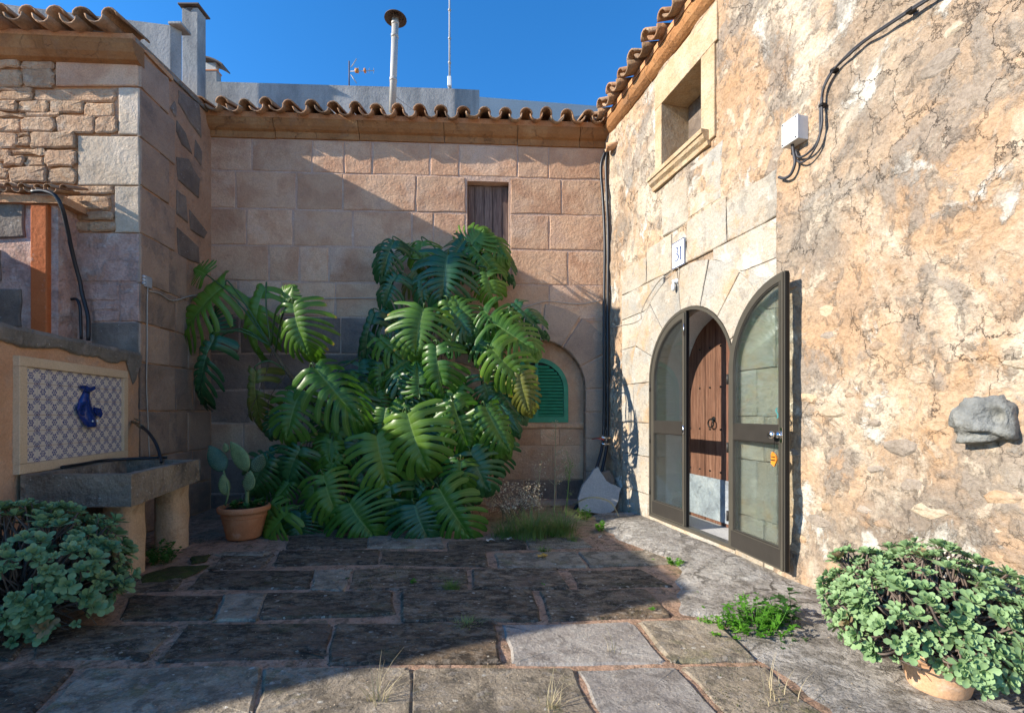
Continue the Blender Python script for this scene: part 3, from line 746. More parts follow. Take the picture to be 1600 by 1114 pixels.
eave(LTF, -.14, 1.1, ztop+.10, .12, lt, sp=.13, rowsn=1, slope=.35)
for o in [c for c in bpy.data.objects if c.parent == lt and c.name.startswith('roof_tile')]: o.scale = (.48, .6, .48)

# ------------------------------------------------------------------ right house
right = empty('plastered_house', (2.1, 4.2, 0), 'right-hand sunlit house with cracked ochre plaster and an arched doorway', 'house')
UL, ZT = 5.95, 5.22
step = .02; nu, nz_ = int(UL/step), int(ZT/step)
UJ0, UJ1 = (6.73-5.58)/.9701, (6.73-4.18)/.9701; DC = (UJ0+UJ1)/2; DR = (UJ1-UJ0)/2; ZS = 1.66; ZF = .085
WA0, WA1 = RW.px(1035, 200)[0], RW.px(1097, 150)[0]; WB0, WB1 = 4.01, 4.775
SU0, SU1, SZ1 = RW.px(973, 500)[0], RW.px(1215, 300)[0], 3.24
def indoor(u, z):
    if UJ0-.03 < u < UJ1+.03 and z < ZS: return True
    if z >= ZS and math.hypot(u-DC, z-ZS) < DR+.03: return True
    return WA0-.03 < u < WA1+.03 and WB0-.03 < z < WB1+.03
def wall_d(u, z):
        p = Vector((u, z, 0))
        wv = Vector((u+.15*noise.noise(p*3), z+.15*noise.noise(p*3+Vector((9, 2, 1))), 0))
        c = noise.voronoi(wv*3.0)[0]; edge = c[1]-c[0]
        d = .026*fbm(p*1.1)+.010*fbm(p*4.5+Vector((5, 5, 5)), 5)+.006*min(1, edge*5)-.006
        d += .02*max(0, noise.noise(p*1.7+Vector((3, 8, 2)))-.15)
        if z < .6: d += .05*(1-z/.6)**2
        if u < .28: d += .03*(1-u/.28)+.012*fbm(p*5)
        ins = min(u-SU0, SU1-u, SZ1-z)
        if ins > 0: d = min(d, -.012) if ins > .03 else min(d, .004)
        wi = min(u-(WA0-.12), (WA1+.22)-u, z-(WB0-.16), 5.14-z)
        if wi > 0: d = min(d, -.010)
        return d
V = []; F = []
for j in range(nz_+1):
    for i in range(nu+1):
        u = -.06+i*step; z = -.02+j*step; d = wall_d(u, z)
        V.append(RW.pt(u, z, d))
for j in range(nz_):
    for i in range(nu):
        if indoor(-.06+(i+.5)*step, -.02+(j+.5)*step): continue
        a = j*(nu+1)+i; F.append((a, a+1, a+nu+2, a+nu+1))
mesh('wall', V, F, m_plaster, right, smooth=True)
rs_ = random.Random(4); done = []
while len(done) < 76:
    u = rs_.uniform(2.6, 5.6); z = rs_.uniform(.15, 2.3 if u < 4.2 else 3.4); rr = rs_.uniform(.03, .095)
    if z > 1.9 and rs_.random() < .6: continue
    if any(math.hypot(u-a, (z-b)*1.3) < rr+c+.02 for a, b, c in done): continue
    if u-rr*1.3 < SU1+.03 and z < SZ1+.2: continue
    done.append((u, z, rr)); n = 9; ph = rs_.uniform(0, 6.28)
    P = [(u+rr*rs_.uniform(.85, 1.45)*math.cos(2*math.pi*k/n+ph), z+rr*rs_.uniform(.5, .85)*math.sin(2*math.pi*k/n+ph)) for k in range(n)]
    dd = wall_d(u, z)
    block('embedded_stone', RW.pt, P, dd-.05, dd+rs_.uniform(-.004, .008), rs_.choice([m_quoin_d, m_plaster, m_rubble_d, m_plaster, m_graystone_l]), right, bev=.016, seg=1, jit=.006, belly=.004)
bq = [RW.pt(-.06, 0, -.62), RW.pt(UL, 0, -.62), RW.pt(UL, 0, -3.6), RW.pt(-.06, 0, -3.6)]
body('rear_wall', [(p.x, p.y) for p in bq], -.02, 5.2, m_white, right)
pq = RW.pt(UL-.02, 0, -.03); pr = RW.pt(UL-.02, 0, -.62)
mesh('end_wall', [(pq.x, pq.y, -.02), (pr.x, pr.y, -.02), (pr.x, pr.y, 5.2), (pq.x, pq.y, 5.2)], [(0,1,2,3)], m_plaster, right)
# dressed surround: jamb stones, voussoirs, spandrels, top course
def wedge(a0, a1, r0, r1):
    a0, a1 = R(a0+.35), R(a1-.35)
    return [(DC-r0*math.cos(a0+(a1-a0)*k/5), ZS+r0*math.sin(a0+(a1-a0)*k/5)) for k in range(6)]+[(DC-r1*math.cos(a1-(a1-a0)*k/5), ZS+r1*math.sin(a1-(a1-a0)*k/5)) for k in range(6)]
DR2 = 1.16
va = [0, 24, 52, 82, 108, 132, 156, 180]
for i in range(7):
    block('surround_stone', RW.pt, wedge(va[i], va[i+1], DR+.002, DR2), -.20, random.uniform(.012, .018), m_surround, right, bev=.005, seg=1, jit=.0015)
for s in (-1, 1):
    z = 0.0
    ZZ = [0, .33, .78, 1.18, ZS] if s < 0 else [0, .42, .9, 1.27, ZS]
    for k in range(4):
        e0 = DR+.002; e1 = (DC-SU0 if s < 0 else SU1-DC)
        cut = e0+(e1-e0)*(.55 if k % 2 else .72)
        for (x0, x1) in ((e0, cut-.003), (cut+.003, e1+random.uniform(-.02, .02))):
            a, b = sorted((DC+s*x0, DC+s*x1))
            block('surround_stone', RW.pt, rect(a, ZZ[k]+.003, b, ZZ[k+1]-.003), -.2 if x0 == e0 else -.03, random.uniform(.010, .018), m_surround, right, bev=.006, seg=3, jit=.004)
def circ_clip(poly):
    out = []
    n = len(poly)
    for i in range(n):
        a = Vector(poly[i]); b = Vector(poly[(i+1) % n]); m = max(1, int((b-a).length/.08))
        for k in range(m):
            p = a.lerp(b, k/m); v = p-Vector((DC, ZS))
            if v.length < DR2+.004 and p.y >= ZS-.01: p = Vector((DC, ZS))+v.normalized()*(DR2+.004)
            out.append((p.x, p.y))
    return out
for s, e in ((-1, DC-SU0), (1, SU1-DC)):
    zz = [ZS+.003, 2.13, 2.52, 2.84]
    for k in range(3):
        a, b = sorted((DC+s*.42, DC+s*(e+random.uniform(-.02, .02))))
        poly = circ_clip(rect(a, zz[k]+.003, b, zz[k+1]-.003))
        if area(poly) > .01: block('surround_stone', RW.pt, poly, -.03, random.uniform(.010, .016), m_surround, right, bev=.004, seg=1, jit=.001)
us = [SU0, SU0+.62, SU0+1.15, SU0+1.42, SU0+2.02, SU1]
for i in range(5):
    zt = [3.16, 3.24, 3.20, 3.26, 3.22][i]
    block('surround_stone', RW.pt, rect(us[i]+.003, 2.843, us[i+1]-.003, zt), -.03, random.uniform(.010, .018), m_surround, right, bev=.008, seg=4, jit=.012)
# stones between surround and window
for (x0, x1, z0, z1) in [(RW.px(1035,300)[0], RW.px(1075,300)[0], 3.27, 3.80), (RW.px(1078,300)[0], RW.px(1128,300)[0], 3.29, 3.80)]:
    block('surround_stone', RW.pt, rect(x0, z0, x1, z1), -.03, .006, m_surround, right, bev=.012, seg=4, jit=.016)
# window: jambs, lintel, sill, reveal
win = empty('upper_window', RW.pt((WA0+WA1)/2, WB0, 0), parent=right); win['label'] = 'deep unglazed upper window with pale stone surround'
block('jamb_stone', RW.pt, rect(WA0-.13, 3.9, WA0, WB1), -.35, .016, m_reveal, win, bev=.006, seg=1, jit=.001)
block('jamb_stone', RW.pt, rect(WA1, 3.9, WA1+.2, WB1), -.35, .016, m_reveal, win, bev=.006, seg=1, jit=.001)
block('lintel_stone', RW.pt, rect(WA0-.14, WB1+.002, WA1+.24, 5.14), -.35, .018, m_reveal, win, bev=.006, seg=1, jit=.001)
cornice(RW, WA0-.17, WA1+.13, [(-.3,3.86),(.03,3.86),(.04,3.90),(.075,3.925),(.085,3.96),(.10,3.965),(.105,4.005),(-.3,4.01)], m_reveal, win, lens=(2, 3), name='sill_stone')
prism('window_back', RW.pt, rect(WA0-.02, WB0-.1, WA1+.02, WB1+.02), [], -.40, -.35, m_white, win)
m_dark = plain('dim_room_plaster', (.16,.13,.11), .9)
prism('inner_shutter', RW.pt, rect(WA0+.02, WB0-.05, WA1-.05, WB1), [], -.349, -.32, m_graystone, win)
# cornice, tiles
cornice(RW, -.02, UL, [(-.03,5.17),(.02,5.17),(.05,5.19),(.085,5.225),(.10,5.28),(.095,5.33),(-.03,5.34)], m_cornice, right, lens=(1.0, 1.6))
prism('mortar_bed', RW.pt, rect(-.1, 5.338, UL, 5.40), [], -.6, .10, m_mortar_or, right)
eave(RW, .0, UL-.05, 5.43, .25, right, sp=.30)
roof_slab(RW, -.15, UL, 5.44, .04, 3.2, .30, m_tile, right)
# niche behind the glazed doors
nich = empty('door_niche', RW.pt(DC, ZF, -.2), parent=right)
A_ = clean(arch(DC, DR, ZF, ZS, 24))
V = []; F = []
for (u, z) in A_: V += [RW.pt(u, z, -.198), RW.pt(u, z, -.55)]
for i in range(len(A_)-1): F.append((2*i, 2*i+1, 2*i+3, 2*i+2))
mesh('plaster_reveal', V, F, m_white, nich, smooth=True)
prism('threshold', RW.pt, rect(UJ0, -.02, UJ1, ZF), [], -.60, .012, m_surround, nich)
prism('niche_floor', RW.pt, rect(UJ0+.01, ZF, UJ1-.01, ZF+.006), [], -.55, -.06, m_niche, nich)
# wooden inner door: planks, studs, zinc kick plate, ring handle
wd = empty('plank_door', RW.pt(DC, ZF, -.47), parent=right); wd['label'] = 'studded brown plank door behind the glass doors'
npl = 8; pw = (2*DR-.02)/npl
for i in range(npl):
    a = UJ0+.01+i*pw; b = a+pw
    def top(u):
        return ZS+math.sqrt(max(0, DR*DR-(u-DC)**2))-.008
    poly = [(a+.003, ZF+.012), (b-.003, ZF+.012)]+[(b-.003-(pw-.006)*k/4, top(b-.003-(pw-.006)*k/4)) for k in range(5)]
    prism('plank', RW.pt, poly, [], -.54, -.47+random.uniform(-.004, .004), m_wood_in, wd)
prism('kick_plate', RW.pt, rect(UJ0+.015, ZF+.05, UJ1-.015, ZF+.50), [], -.475, -.459, m_zinc, wd)
for z in (.66, 1.12, 1.58, 2.02):
    for i in range(npl):
        u = UJ0+.01+(i+.5)*pw
        if math.hypot(u-DC, max(0, z-ZS)) > DR-.05: continue
        lathe('stud', RW.pt(u, z, -.466), [(.012, 0), (.010, .006), (.002, .009)], m_iron, wd, seg=6, axis=tuple(RW.n)+(0,))
hu, hz = RW.px(1113, 655, -.45)
ring = [RW.pt(hu+.045*math.cos(a*math.pi/8), hz-.045+.045*math.sin(a*math.pi/8), -.43) for a in range(17)]
tube('ring_handle', ring, .008, m_iron, wd, seg=6, raw=True)
lathe('handle_plate', RW.pt(hu, hz, -.466), [(.03, 0), (.028, .006), (.01, .012), (.01, .035), (.002, .04)], m_iron, wd, seg=12, axis=tuple(RW.n)+(0,))
# ------------------------------------------------------------------ glazed doors (fixed frame belongs to the house)
g = G('door_glass'); gl = g.n('ShaderNodeBsdfGlossy', {'Roughness': .03, 'Color': (.9,.95,1,1)}); tp = g.n('ShaderNodeBsdfTransparent', {'Color': (.95,.985,.965,1)})
fr_ = g.n('ShaderNodeFresnel', {'IOR': 1.5}); df = g.n('ShaderNodeBsdfDiffuse', {'Color': (.5,.55,.52,1)})
ms = g.n('ShaderNodeMixShader', {0: g.math('MULTIPLY', fr_.outputs[0], .75, clamp=True), 1: tp.outputs[0], 2: gl.outputs[0]})
ms2 = g.n('ShaderNodeMixShader', {0: .012, 1: ms.outputs[0], 2: df.outputs[0]})
g.t.links.new(ms2.outputs[0], g.t.nodes['Material Output'].inputs[0]); m_glass = g.m
ZB = ZF+.01
prism('door_frame', RW.pt, [(UJ0+.001, ZB)]+[(DC-(DR-.001)*math.cos(math.pi*i/24), ZS+(DR-.001)*math.sin(math.pi*i/24)) for i in range(25)]+[(UJ1-.001, ZB)],
      [clean([(UJ0+.032, ZB+.03)]+[(DC-(DR-.032)*math.cos(math.pi*i/24), ZS+(DR-.032)*math.sin(math.pi*i/24)) for i in range(25)]+[(UJ1-.032, ZB+.03)])], -.06, .022, m_alu, right)
LW = DR-.035
def leaf(name, hinge, xd, nd, label):
    """a glazed leaf: x=0 at the hinge, x=LW at the tall meeting stile"""
    xd = Vector((xd[0], xd[1], 0)).normalized(); nd = Vector((nd[0], nd[1], 0)).normalized(); hg = Vector((hinge[0], hinge[1], 0))
    f = lambda x, z, d: hg+xd*x+nd*d+Vector((0, 0, z))
    root = empty(name, f(LW/2, ZB+.035, 0), parent=right); root['label'] = label
    zs = ZS; r = LW
    def arcp(r2, n=14, x1=None):      # arch quarter centred at (LW, zs)
        a1 = math.pi/2 if x1 is None else math.acos(max(-1, min(1, (LW-x1)/r2)))
        return [(LW-r2*math.cos(a1*k/n), zs+r2*math.sin(a1*k/n)) for k in range(n+1)]
    z0 = ZB+.035; st = .062; zr0, zr1 = 1.075, 1.20
    outer = clean([(0, z0)]+arcp(r)+[(LW, z0)])
    up = clean([(st, zr1)]+arcp(r-st, 14, LW-st)+[(LW-st, zr1)])
    lo = rect(st, z0+.155, LW-st, zr0)
    prism('leaf_frame', f, outer, [up, lo], -.018, .018, m_alu, root)
    for dd in (-.0205, .0185):
        prism('rail_panel', f, rect(st+.004, zr0-.004, LW-st-.004, zr1+.004), [], dd, dd+.002, m_alu_d, root)
        prism('kick_panel', f, rect(st*.6, z0+.012, LW-st*.6, z0+.150), [], dd, dd+.002, m_alu_d, root)
    # glazing beads
    for nm, hl in (('glazing_bead', up), ('glazing_bead', lo)):
        prism(nm, f, hl, [offset(hl, .012)], -.012, .012, m_alu_d, root)
        prism('glass_pane', f, offset(hl, .006), [], -.003, .003, m_glass, root)
    for d0, d1 in ((.0185, .030), (-.030, -.0185)):
        prism('meeting_strip', f, rect(LW-.030, z0, LW-.008, zs+r-.012), [], d0, d1, m_alu, root)
    prism('edge_channel', f, rect(LW, z0, LW+.006, zs+r-.006), [], -.012, .012, m_iron, root)
    for zz in (.35, .95, 1.55):
        tube('hinge', [f(-.008, zz, .022), f(-.008, zz+.09, .022)], .010, m_alu_d, root, raw=True, seg=6)
    return root, f
hp = RW.pt(UJ0+.036, 0, 0)
dl, fl = leaf('glazed_door_leaf', (hp.x, hp.y), RW.u, RW.n, 'closed left glass door leaf')
tube('shoot_bolt', [fl(LW-.012, 2.10, .034), fl(LW-.012, 2.22, .034)], .006, m_chrome, dl, raw=True, seg=6)
tube('latch', [fl(LW-.02, 1.08, .034), fl(LW-.02, 1.17, .034)], .012, m_chrome, dl, raw=True, seg=8)
h2 = RW.pt(UJ1+.0, 0, .062); e2 = RW.pt(UJ1+LW, 0, .125)
xd = Vector((e2.x-h2.x, e2.y-h2.y)).normalized(); nd = Vector((xd.y, -xd.x))
if nd.dot(Vector((RW.n.x, RW.n.y))) < 0: nd = -nd
dr, f2 = leaf('glazed_door_leaf', (h2.x, h2.y), xd, nd, 'right glass door leaf folded back against the wall')
nv = (nd.x, nd.y, 0)
for s in (1, -1):
    ax = (nd.x*s, nd.y*s, 0)
    lathe('door_knob', f2(LW-.075, 1.135, .02*s), [(.026, 0), (.026, .006), (.012, .010), (.012, .030), (.026, .040), (.030, .052), (.024, .066), (.002, .070)] if s > 0 else [(.026, 0), (.026, .006), (.012, .01), (.018, .02), (.002, .024)], m_chrome, dr, seg=16, axis=ax)
prism('lock_plate', f2, rect(LW-.034, 1.08, LW-.006, 1.19), [], .0301, .034, m_chrome, dr)
lathe('key_cylinder', f2(LW-.020, 1.135, .034), [(.009, 0), (.009, .014), (.001, .015)], m_chrome, dr, seg=8, axis=nv)
for s in (.022, .05): prism('profile_groove', f2, rect(LW-s, ZB+.05, LW-s+.004, ZS+LW-.06), [], .0183, .0198, m_iron, dr)
# orange hanging charm on the glass, and a small blue-green sticker above the rail
m_charm = plain('orange_enamel', (.75,.25,.03), .4, nz=.3, scale=30); m_sticker = plain('teal_sticker', (.05,.22,.22), .5)
ch = empty('hanging_charm', f2(LW-.10, .94, .03), 'small orange ornament hanging on the open glass door below its knob', 'ornament')
cx, cz = LW-.105, .95
prism('charm_body', f2, [(cx+(.030+.006*math.cos(3*a))*math.cos(a), cz+(.052+.006*math.sin(4*a))*math.sin(a)) for a in [k*math.pi/9 for k in range(18)]], [], .022, .032, m_charm, ch)
prism('charm_band', f2, rect(cx-.026, cz-.012, cx+.026, cz-.004), [], .0321, .0335, m_iron, ch)
prism('charm_band', f2, rect(cx-.022, cz+.014, cx+.022, cz+.020), [], .0321, .0335, m_iron, ch)
tube('charm_string', [f2(cx, cz+.05, .027), f2(cx+.01, cz+.10, .030), f2(LW-.075, 1.12, .045)], .0022, m_iron, ch, seg=5)
stk = prism('door_sticker', f2, [(LW-.098+.012*math.sin(t*.9)+s*.008, 1.26+.011*t) for s, rng in ((1, range(0, 8)), (-1, range(7, -1, -1))) for t in rng], [], .0035, .0045, m_sticker)
tag(stk, 'small dark teal sticker on the open door glass just above its knob', 'sticker')

# ------------------------------------------------------------------ house number, lamp, junction box, cables
m_enamel = plain('white_enamel', (.78,.80,.82), .25, nz=.03); m_blue = plain('dark_blue_enamel', (.02,.05,.16), .3)
NF = lambda u, z, d: RW.pt(u, z, d)
ua, za = RW.px(1054, 412); ub, zb = RW.px(1073, 371); za = zb-.275; 
num = empty('house_number_plate', RW.pt((ua+ub)/2, za, .03), 'white enamel plate reading 31 with a thin dark blue border above the doorway', 'house number')
prism('plate', RW.pt, rect(ua, za, ub, zb), [], .019, .030, m_enamel, num)
prism('blue_border', RW.pt, rect(ua, za, ub, zb), [offset(rect(ua, za, ub, zb), .008)], .0302, .0315, m_blue, num)
PW = ub-ua; PH = zb-za
def stroke(pts, wds):
    """a closed outline along a pen path with varying width (serif digits), in unit coordinates"""
    L = []; Rr = []
    n = len(pts)
    for i, (p, w_) in enumerate(zip(pts, wds)):
        a = Vector(pts[max(0, i-1)]); b = Vector(pts[min(n-1, i+1)]); t = (b-a).normalized(); nn = Vector((-t.y, t.x))
        L.append(tuple(Vector(p)+nn*w_)); Rr.append(tuple(Vector(p)-nn*w_))
    return L+Rr[::-1]
three_pts = [(.08,.80),(.14,.93),(.27,1.0),(.42,.95),(.49,.80),(.44,.64),(.30,.54),(.22,.53)]
three_b = [(.22,.53),(.36,.53),(.50,.42),(.54,.26),(.47,.10),(.30,.01),(.13,.05),(.05,.19)]
def digit(shape):
    X0_ = ua+PW*.20; W_ = PW*.62; Z0_ = za+PH*.24; H_ = PH*.52
    return [(X0_+x*W_, Z0_+z*H_) for x, z in shape]
prism('numeral', RW.pt, digit(stroke(three_pts, [.05,.03,.035,.055,.075,.06,.03,.02])), [], .0302, .0318, m_blue, num)
prism('numeral', RW.pt, digit(stroke(three_b, [.02,.035,.065,.085,.07,.035,.03,.055])), [], .0302, .0319, m_blue, num)
prism('numeral', RW.pt, digit([(.66,.0),(1.02,.0),(1.02,.035),(.91,.06),(.91,1.0),(.86,1.0),(.66,.88),(.67,.84),(.77,.87),(.77,.06),(.66,.035)]), [], .0302, .0318, m_blue, num)
# small lamp above the door and its wires
lu, lz = RW.px(1059, 440)
lamp = empty('wall_lamp', RW.pt(lu, lz, .02), 'tiny white bulb holder on a thin wire under the house number', 'lamp')
lathe('lamp_base', RW.pt(lu, lz, .012), [(.03, 0), (.03, .012), (.016, .02), (.014, .05), (.001, .052)], m_box, lamp, seg=14, axis=(RW.n.x, RW.n.y, 0))
lathe('bulb', RW.pt(lu, lz-.012, .052), [(.008, 0), (.016, -.02), (.024, -.05), (.022, -.075), (.01, -.09), (.001, -.093)], m_box, lamp, seg=12)
def rwp(pts, d=.02): return [RW.pt(*RW.px(x, y, d), d) for x, y in pts]
c1 = tube('thin_wire', rwp([(1060,437),(1061,421),(1055,420),(1044,429),(1030,438),(1018,455),(1008,472),(1001,490),(1001,497),(990,504),(972,508),(958,511),(949,512)], .024), .0035, m_wcable, seg=5, n=5)
tag(c1, 'thin grey wire running from the lamp over the arch stones down to the corner pipes', 'wire')
bkp = lambda pts, d=.03: [BK.pt(*BK.px(x, y, d), d) for x, y in pts]
c2 = tube('thin_wire', bkp([(338,461),(375,464),(430,466),(480,467),(585,466),(640,472),(700,482),(780,490),(815,482),(850,471),(870,472),(905,475),(938,470)]), .006, m_wcable, seg=5, n=5)
tag(c2, 'pale wire strung across the ashlar wall behind the big plant', 'wire')
ju, jz = RW.px(1237, 204, .08)
jb = empty('junction_box', RW.pt(ju, jz, 0), 'pale grey square electrical junction box high on the plaster wall', 'junction box')
def rbox(name, fr, u0, z0, u1, z1, d0, d1, mat, parent, bev=.006): return block(name, fr.pt, rect(u0, z0, u1, z1), d0, d1, mat, parent, bev=bev, seg=1, jit=0)
ju0, jz0 = RW.px(1221, 232, .09); ju1, _ = RW.px(1245, 200, .09); jw = ju1-ju0
rbox('box_body', RW, ju0, jz-.085, ju1, jz+.085, -.01, .07, m_box, jb)
rbox('box_lid', RW, ju0-.003, jz-.088, ju1+.003, jz+.088, .071, .09, m_box, jb)
for a in (.012, jw-.012):
    for b in (-.074, .074): lathe('screw', RW.pt(ju0+a, jz+b, .09), [(.006, 0), (.006, .002), (.001, .002)], m_iron, jb, seg=8, axis=(RW.n.x, RW.n.y, 0))
cb = tube('black_cable', rwp([(1243,236),(1248,246),(1262,240),(1277,222),(1284,195),(1284,165),(1287,138),(1300,112),(1325,88),(1350,66),(1385,42),(1422,18),(1460,-6),(1500,-30)], .03), .009, m_cable, seg=6, n=6)
tag(cb, 'black cable curving up from the junction box to the top edge of the plaster wall', 'cable')
cb = tube('black_cable', rwp([(1239,234),(1246,252),(1258,252),(1272,235),(1281,212),(1281,180),(1284,150),(1289,134),(1304,108),(1328,82),(1352,62),(1390,36),(1426,12),(1462,-10),(1502,-34)], .035), .007, m_cable, seg=6, n=6)
tag(cb, 'second, thinner black cable looping lowest under the junction box', 'cable')
cb = tube('grey_conduit', rwp([(1238,226),(1240,240),(1242,255),(1236,272),(1226,279),(1217,277)], .045), .011, m_cable, seg=7, n=6)
tag(cb, 'short grey conduit hooking down from the bottom of the junction box', 'conduit')
for i, (x, y, wh) in enumerate([(1284,165,'halfway up the vertical run'), (1302,110,'at the bend of the cables'), (1422,17,'near the top of the wall')]):
    u, z = RW.px(x, y, .03); cl = rbox('cable_clip', RW, u-.016, z-.010, u+.016, z+.010, 0, .045, m_iron, None, .003); tag(cl, 'small black cable clip '+wh, 'clip', 'clips holding the black cables')

# jutting stone on the right wall
ru, rz = RW.px(1530, 655, .06)
V = []; F = []; NS, NR = 40, 22
c0 = RW.pt(ru, rz, -.05)
for j in range(NR+1):
    ph = math.pi*j/NR
    for i in range(NS):
        th = 2*math.pi*i/NS
        p = Vector((math.sin(ph)*math.cos(th), math.cos(ph), math.sin(ph)*math.sin(th)))
        k = 1+.30*noise.noise(p*1.6+Vector((3, 1, 7)))+.14*noise.noise(p*4)+.05*noise.noise(p*11)
        sx = [abs(c)**.62*(1 if c > 0 else -1) for c in p]
        dent = math.exp(-((sx[0]-.50)**2/.09+(sx[2]-.12)**2/.16))*(1 if sx[1] > 0 else 0)
        V.append(RW.pt(ru+.118*k*sx[0]*(1.05-.2*sx[2]), rz+.118*k*sx[2], -.03+.135*k*max(sx[1], -.3)*(1-.80*dent)))
for j in range(NR):
    for i in range(NS): F.append((j*NS+i, j*NS+(i+1) % NS, (j+1)*NS+(i+1) % NS, (j+1)*NS+i))
rk = mesh('jutting_stone', V, F, m_rock, smooth=True); tag(rk, 'rough grey stone with a hollow side jutting from the plaster wall', 'stone')

# ------------------------------------------------------------------ corner: spout tile, pipes, clamp, leaning slab
sp = link('spout_tile', t_chan, BK.pt(BK.px(966, 232)[0]-.05, 4.76, .10)); sp.rotation_euler = (.1, 0, R(-95)); sp.scale = (.9, .42, .7)
sp.location = at(946, 229, 6.45)
sp.data = sp.data.copy(); sp.data.materials[0] = m_terra_l; tag(sp, 'clay tile spout sticking out in the corner above the black pipes', 'spout')
def bkz(pts): return [at(x, y, Y) for x, y, Y in pts]
for k, (dx, r, lab) in enumerate([(0, .022, 'left black plastic pipe running down the corner from the clay spout'), (8, .022, 'right black plastic pipe running down the corner onto the leaning slab')]):
    P = bkz([(946+dx*.3,236,6.58),(939+dx,262,6.6),(942+dx*.8,310,6.6),(945+dx*.7,380,6.58),(944+dx*.7,470,6.58),(944+dx*.7,560,6.56),(944+dx*.7,640,6.54),(942+dx*.8,690,6.5),(934+dx*1.1,725,6.42),(921+dx*1.6,755,6.3),(906+dx*2.2,782,6.15),(898+dx*2,796,6.1)])
    o = tube('black_pipe', P, r, m_blackpipe, seg=8, n=5); tag(o, lab, 'pipe')
pc = empty('pipe_clamp', at(944, 687, 6.45), 'silver clamp with red wire around the black pipes', 'clamp')
tube('clamp_band', [at(938, 682, 6.44), at(944, 684, 6.40), at(952, 684, 6.44)], .018, m_chrome, pc, seg=8, n=3)
tube('clamp_band', [at(938, 692, 6.44), at(944, 694, 6.40), at(952, 694, 6.44)], .014, m_chrome, pc, seg=8, n=3)
tube('red_wire', bkz([(925,686,6.6),(934,685,6.5),(944,687,6.42)]), .006, plain('red_rubber', (.4,.03,.02), .5), pc, seg=5)
SLF = Fr(*at(900, 800, 5.95).xy, *at(975, 800, 6.02).xy)
spoly = [(905,778),(916,756),(934,733),(941,730),(953,752),(974,762),(969,780),(960,795),(950,803),(930,799),(908,797)]
sp_ = [SLF.px(x, y) for x, y in spoly]; zb0 = min(z for u, z in sp_)
f3 = lambda u, z, d: SLF.pt(u, z-zb0, d-(z-zb0)*.30)
o = prism('leaning_slab', f3, rough_poly(sp_, 3, .007), [], -.055, .0, m_slab); tag(o, 'broken grey stone slab leaning in the corner under the black pipes', 'stone slab')
f4 = lambda u, z, d: SLF.pt(u, z-zb0, d-.14-(z-zb0)*.2)
sp2 = [SLF.px(x, y) for x, y in [(945,740),(962,735),(968,748),(972,775),(968,800),(948,800)]]
o = block('loose_stone', f4, sp2, -.06, .0, m_graystone, None, bev=.012, seg=2, jit=.01); tag(o, 'small dark stone wedged behind the leaning grey slab', 'stone')

# left side: box, cable, black hoses
bu, bz = RT.px(231, 440, .03)
m_boxd = plain('greyed_plastic', (.36,.37,.37), .6, nz=.15)
sb = empty('socket_box', RT.pt(bu, bz, 0), 'small pale plastic box on the corner of the left house', 'junction box')
rbox('box_body', RT, bu-.04, bz-.065, bu+.06, bz+.055, .0, .04, m_boxd, sb)
for k in (-.035, 0, .035): lathe('cable_gland', RT.pt(bu-.055, bz+k, .03), [(.014, 0), (.014, .02), (.008, .024)], m_box, sb, seg=8, axis=(-RT.u.x, -RT.u.y, 0))
rtp = lambda pts, d=.03: [RT.pt(*RT.px(x, y, d), d) for x, y in pts]
o = tube('thin_wire', rtp([(231,449),(230,480),(230,540),(229,600),(231,650),(233,700),(235,730)]), .006, m_wcable, seg=5, n=4); tag(o, 'pale cable dropping straight down from the small box on the left corner', 'wire')
o = tube('thin_wire', rtp([(233,455),(250,459),(270,470),(300,462),(330,461)]), .007, m_wcable, seg=5, n=4); tag(o, 'short wire sagging from the small corner box to behind the leaves', 'wire')
fap = lambda pts, Y=4.72: [at(x, y, Y) for x, y in pts]
o = tube('black_hose', [at(x, y, Y) for x, y, Y in [(50,300,4.66),(68,299,4.66),(86,306,4.66),(97,325,4.69),(104,352,4.76),(111,385,4.84),(118,415,4.90),(125,440,4.94),(128,458,4.95),(134,480,4.96),(138,500,4.96),(138,532,4.96)]], .019, m_blackpipe, seg=8, n=5); tag(o, 'thick black hose arching off the lean-to roof and down the left wall', 'hose')
o = tube('black_hose', fap([(104,469),(110,468),(120,468),(125,480),(126,500),(127,530)], 4.95), .014, m_blackpipe, seg=8, n=5); tag(o, 'short thin black hose with a square bend, left of the thick hose', 'hose')

# ------------------------------------------------------------------ tiled fountain wall
fw = empty('fountain_wall', (-3.7, 4.0, 0), 'orange rendered low wall with mossy coping and a blue and white tile panel', 'wall')
TL = (Vector((-3.62-.2105*(4.99-3.53), 4.99))-Vector((-3.62+.2105*1.6, 1.93))).length
V = []; F = []; nu, nz2 = 120, 72
ztw = 1.93
for j in range(nz2+1):
    for i in range(nu+1):
        u = TL*i/nu; z = -.02+(ztw+.02-.10)*j/nz2
        V.append(TW.pt(u, z, .012*fbm(Vector((u*1.5, z*1.5, 2)))+.004*noise.noise(Vector((u*12, z*12, 0)))-.008))
for j in range(nz2):
    for i in range(nu):
        a = j*(nu+1)+i; F.append((a, a+1, a+nu+2, a+nu+1))
mesh('rendered_face', V, F, m_orange, fw, smooth=True)
prism('wall_core', TW.pt, rect(.002, -.02, TL, ztw-.10), [], -.26, -.03, m_orange, fw)
